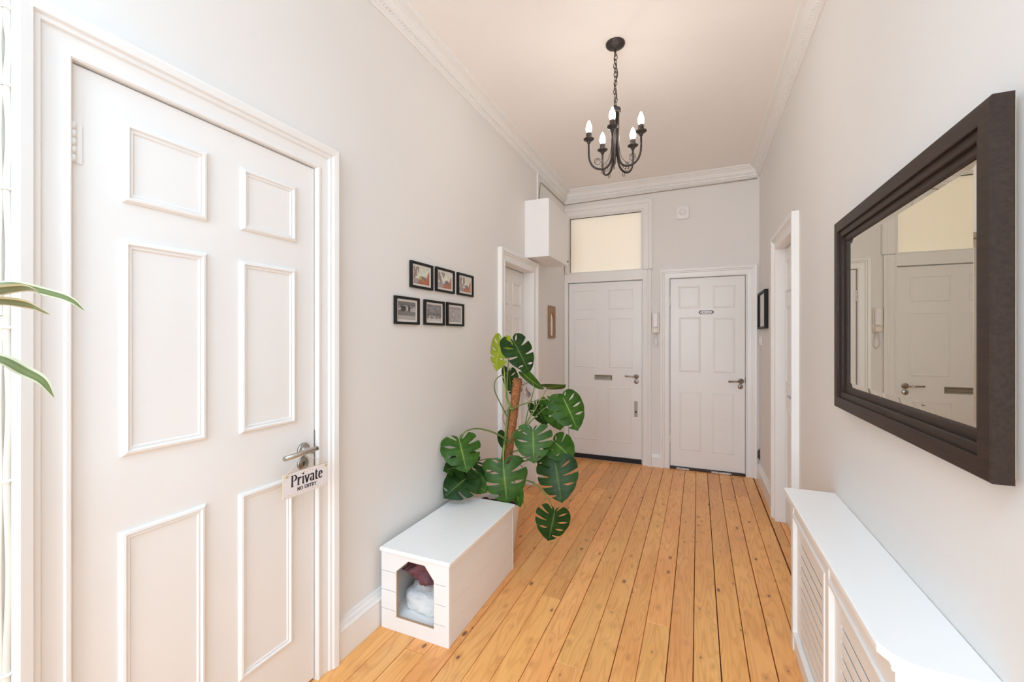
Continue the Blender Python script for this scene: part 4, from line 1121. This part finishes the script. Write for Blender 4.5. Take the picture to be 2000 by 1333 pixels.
stem([B(998, 852, 2.53), B(1024, 836, 2.58), B(1045, 800, 2.64), B(1070, 757, 2.718)], .004, .0025, 'petiole_lime')
stem([B(1000, 868, 2.52), B(1022, 840, 2.60), B(1034, 815, 2.66), B(1045, 793, 2.70)], .004, .0028)
stem([B(992, 868, 2.50), B(1006, 845, 2.45), B(1025, 834, 2.42), B(1041, 842, 2.402)], .006, .0035)
stem([B(995, 885, 2.52), B(1030, 875, 2.51), B(1060, 866, 2.50), B(1083, 864, 2.502)], .005, .003)
stem([B(990, 900, 2.52), B(1020, 902, 2.50), B(1055, 893, 2.47), B(1085, 905, 2.442)], .0065, .0035)
stem([B(992, 898, 2.54), B(1020, 895, 2.58), B(1045, 890, 2.61), B(1062, 893, 2.62)], .005, .003)
stem([B(990, 925, 2.50), B(1020, 935, 2.45), B(1050, 950, 2.40), B(1070, 975, 2.36), B(1083, 1000, 2.342)], .005, .003)
stem([B(993, 862, 2.51), B(968, 847, 2.45), B(935, 838, 2.36), B(910, 843, 2.27), B(897, 860, 2.222)], .0065, .0035)
stem([B(988, 905, 2.52), B(965, 907, 2.45), B(940, 915, 2.36), B(916, 930, 2.282)], .005, .003)
stem([B(988, 900, 2.54), B(965, 897, 2.49), B(945, 898, 2.42), B(930, 903, 2.362)], .005, .003)
stem([B(986, 915, 2.50), B(960, 922, 2.42), B(940, 928, 2.36), B(918, 936, 2.302)], .004, .003)
stem([B(988, 880, 2.50), B(985, 870, 2.45), B(983, 885, 2.41), B(983, 908, 2.402)], .006, .0035, 'petiole_lime')
stem([B(990, 930, 2.50), B(1000, 935, 2.46), B(1006, 945, 2.43), B(1009, 957, 2.422)], .004, .003)
stem([B(994, 855, 2.54), B(990, 848, 2.60), B(988, 842, 2.64), B(986, 848, 2.66)], .004, .003)
stem([B(980, 905, 2.52), B(981, 935, 2.53), (PX + .01, PY, .27)], .011, .013, 'petiole', 'main_stem')
stem([B(1000, 890, 2.50), B(1018, 910, 2.46), B(1026, 928, 2.44), B(1020, 945, 2.43), B(1002, 955, 2.44)], .0022, .0016, 'aerial_root', 'aerial_root')
stem([B(1012, 935, 2.46), B(1035, 940, 2.44), B(1044, 946, 2.43), B(1030, 955, 2.43)], .0022, .0016, 'aerial_root', 'aerial_root')
stem([B(1018, 968, 2.42), B(1022, 980, 2.42), B(1025, 993, 2.42)], .0020, .0012, 'aerial_root', 'aerial_root')
stem([B(1010, 800, 2.52), B(988, 804, 2.50), B(982, 818, 2.50), B(990, 838, 2.51)], .0020, .0014, 'aerial_root', 'aerial_root')

# ------------------------------------------------------------------ variegated corn plant at the edge of the picture
DX, DY = -1.03, .13
dr = empty('dracaena_plant', (DX, DY, 0)); tag(dr, 'tall variegated plant with long drooping striped leaves beside the large white door', 'potted plant')
MB().lathe((DX, DY, 0), (0, 0, 1), [(0, 0), (.095, 0), (.10, .006), (.13, .24), (.138, .25), (.138, .275), (.128, .275), (.122, .24), (0, .235)], 32).build('pot', 'terracotta', dr)
MB().lathe((DX, DY, .236), (0, 0, 1), [(.121, 0), (.07, .008), (0, .012)], 20).build('soil', 'soil', dr)
cane = spline([(DX, DY, .2), (DX + .01, DY, .6), (DX - .01, DY + .01, 1.0), (DX, DY + .01, 1.42)], 8)
MB().tube(cane, .016, 12).build('cane', 'cane', dr)
def strap(pts, wmax, seed, twist=0.0, wob=0.0):
    p = spline(pts, 7); n_ = len(p); v = []; f = []; vein = []
    nc = 8
    for i, q in enumerate(p):
        t = i / (n_ - 1); d = (p[min(i + 1, n_ - 1)] - p[max(i - 1, 0)]).normalized()
        side = d.cross(Vector((0, 0, 1))).normalized(); up = side.cross(d)
        a = twist * t + wob * math.sin(t * 9); side2 = side * math.cos(a) + up * math.sin(a); up2 = side2.cross(d)
        w_ = wmax * (min(1, .35 + t * 2.2)) * (1 - max(0, (t - .45) / .55) ** 1.7) + .0006
        for c in range(nc + 1):
            x = c / nc * 2 - 1
            v.append(q + side2 * (x * w_ / 2) + up2 * (abs(x) ** 1.5 * w_ * .14 * (1 - t)))
            vein.append(abs(x))
    for i in range(n_ - 1):
        for c in range(nc):
            k_ = i * (nc + 1) + c; f.append((k_, k_ + 1, k_ + nc + 2, k_ + nc + 1))
    MB().add(v, f, True).build('leaf', 'leaf_variegated', dr, attr=('vein', vein))
top_ = Vector((DX, DY + .01, 1.42))
def px3(px, py, d):      # point at camera depth d along the ray of that direction
    r = ray(px, py); return Vector((r.x * d, r.y * d, CAMH + r.z * d))
strap([top_, Vector((-1.02, .22, 1.475)), px3(-60, 556, .70), px3(20, 556, .72), px3(85, 570, .745), px3(135, 585, .76), px3(165, 607, .77)], .030, 1, -.9)
strap([top_ + Vector((0, 0, -.01)), Vector((-1.00, .21, 1.46)), px3(-60, 575, .64), px3(10, 568, .65), px3(50, 564, .66), px3(72, 570, .665), px3(88, 584, .668)], .034, 2, .5)
strap([top_ + Vector((0, 0, -.02)), Vector((-1.04, .22, 1.45)), px3(-60, 588, .70), px3(10, 591, .72), px3(55, 597, .735), px3(80, 607, .74), px3(98, 615, .742)], .032, 3, .9)
strap([top_ + Vector((0, 0, -.10)), Vector((-.97, .19, 1.37)), px3(-70, 690, .60), px3(0, 703, .615), px3(45, 725, .625), px3(82, 745, .63), px3(106, 777, .632)], .034, 4, -.4)
strap([top_ + Vector((0, 0, -.04)), Vector((-1.06, .2, 1.44)), px3(-80, 600, .66), px3(-30, 622, .69), px3(8, 616, .70)], .020, 5, .2)
rn = random.Random(4)
for k in range(16):      # the rest of the rosette, reaching away from the door
    a = R(150 + 220 * k / 15 + rn.uniform(-6, 6)); lz = rn.uniform(.02, .20); rr_ = rn.uniform(.24, .34)
    a_ = Vector((math.cos(a), math.sin(a), 0))
    if (top_ + a_ * rr_).x < XL + .06: rr_ = max(.1, (top_.x - XL - .06) / max(.2, -a_.x))
    st_ = top_ + Vector((0, 0, -.012 * k))
    strap([st_, st_ + a_ * rr_ * .3 + Vector((0, 0, lz)), st_ + a_ * rr_ * .65 + Vector((0, 0, lz * 1.2)), st_ + a_ * rr_ * .9 + Vector((0, 0, lz * .6)), st_ + a_ * rr_ * 1.05 + Vector((0, 0, -.04))], .024, 10 + k, rn.uniform(-.4, .4))
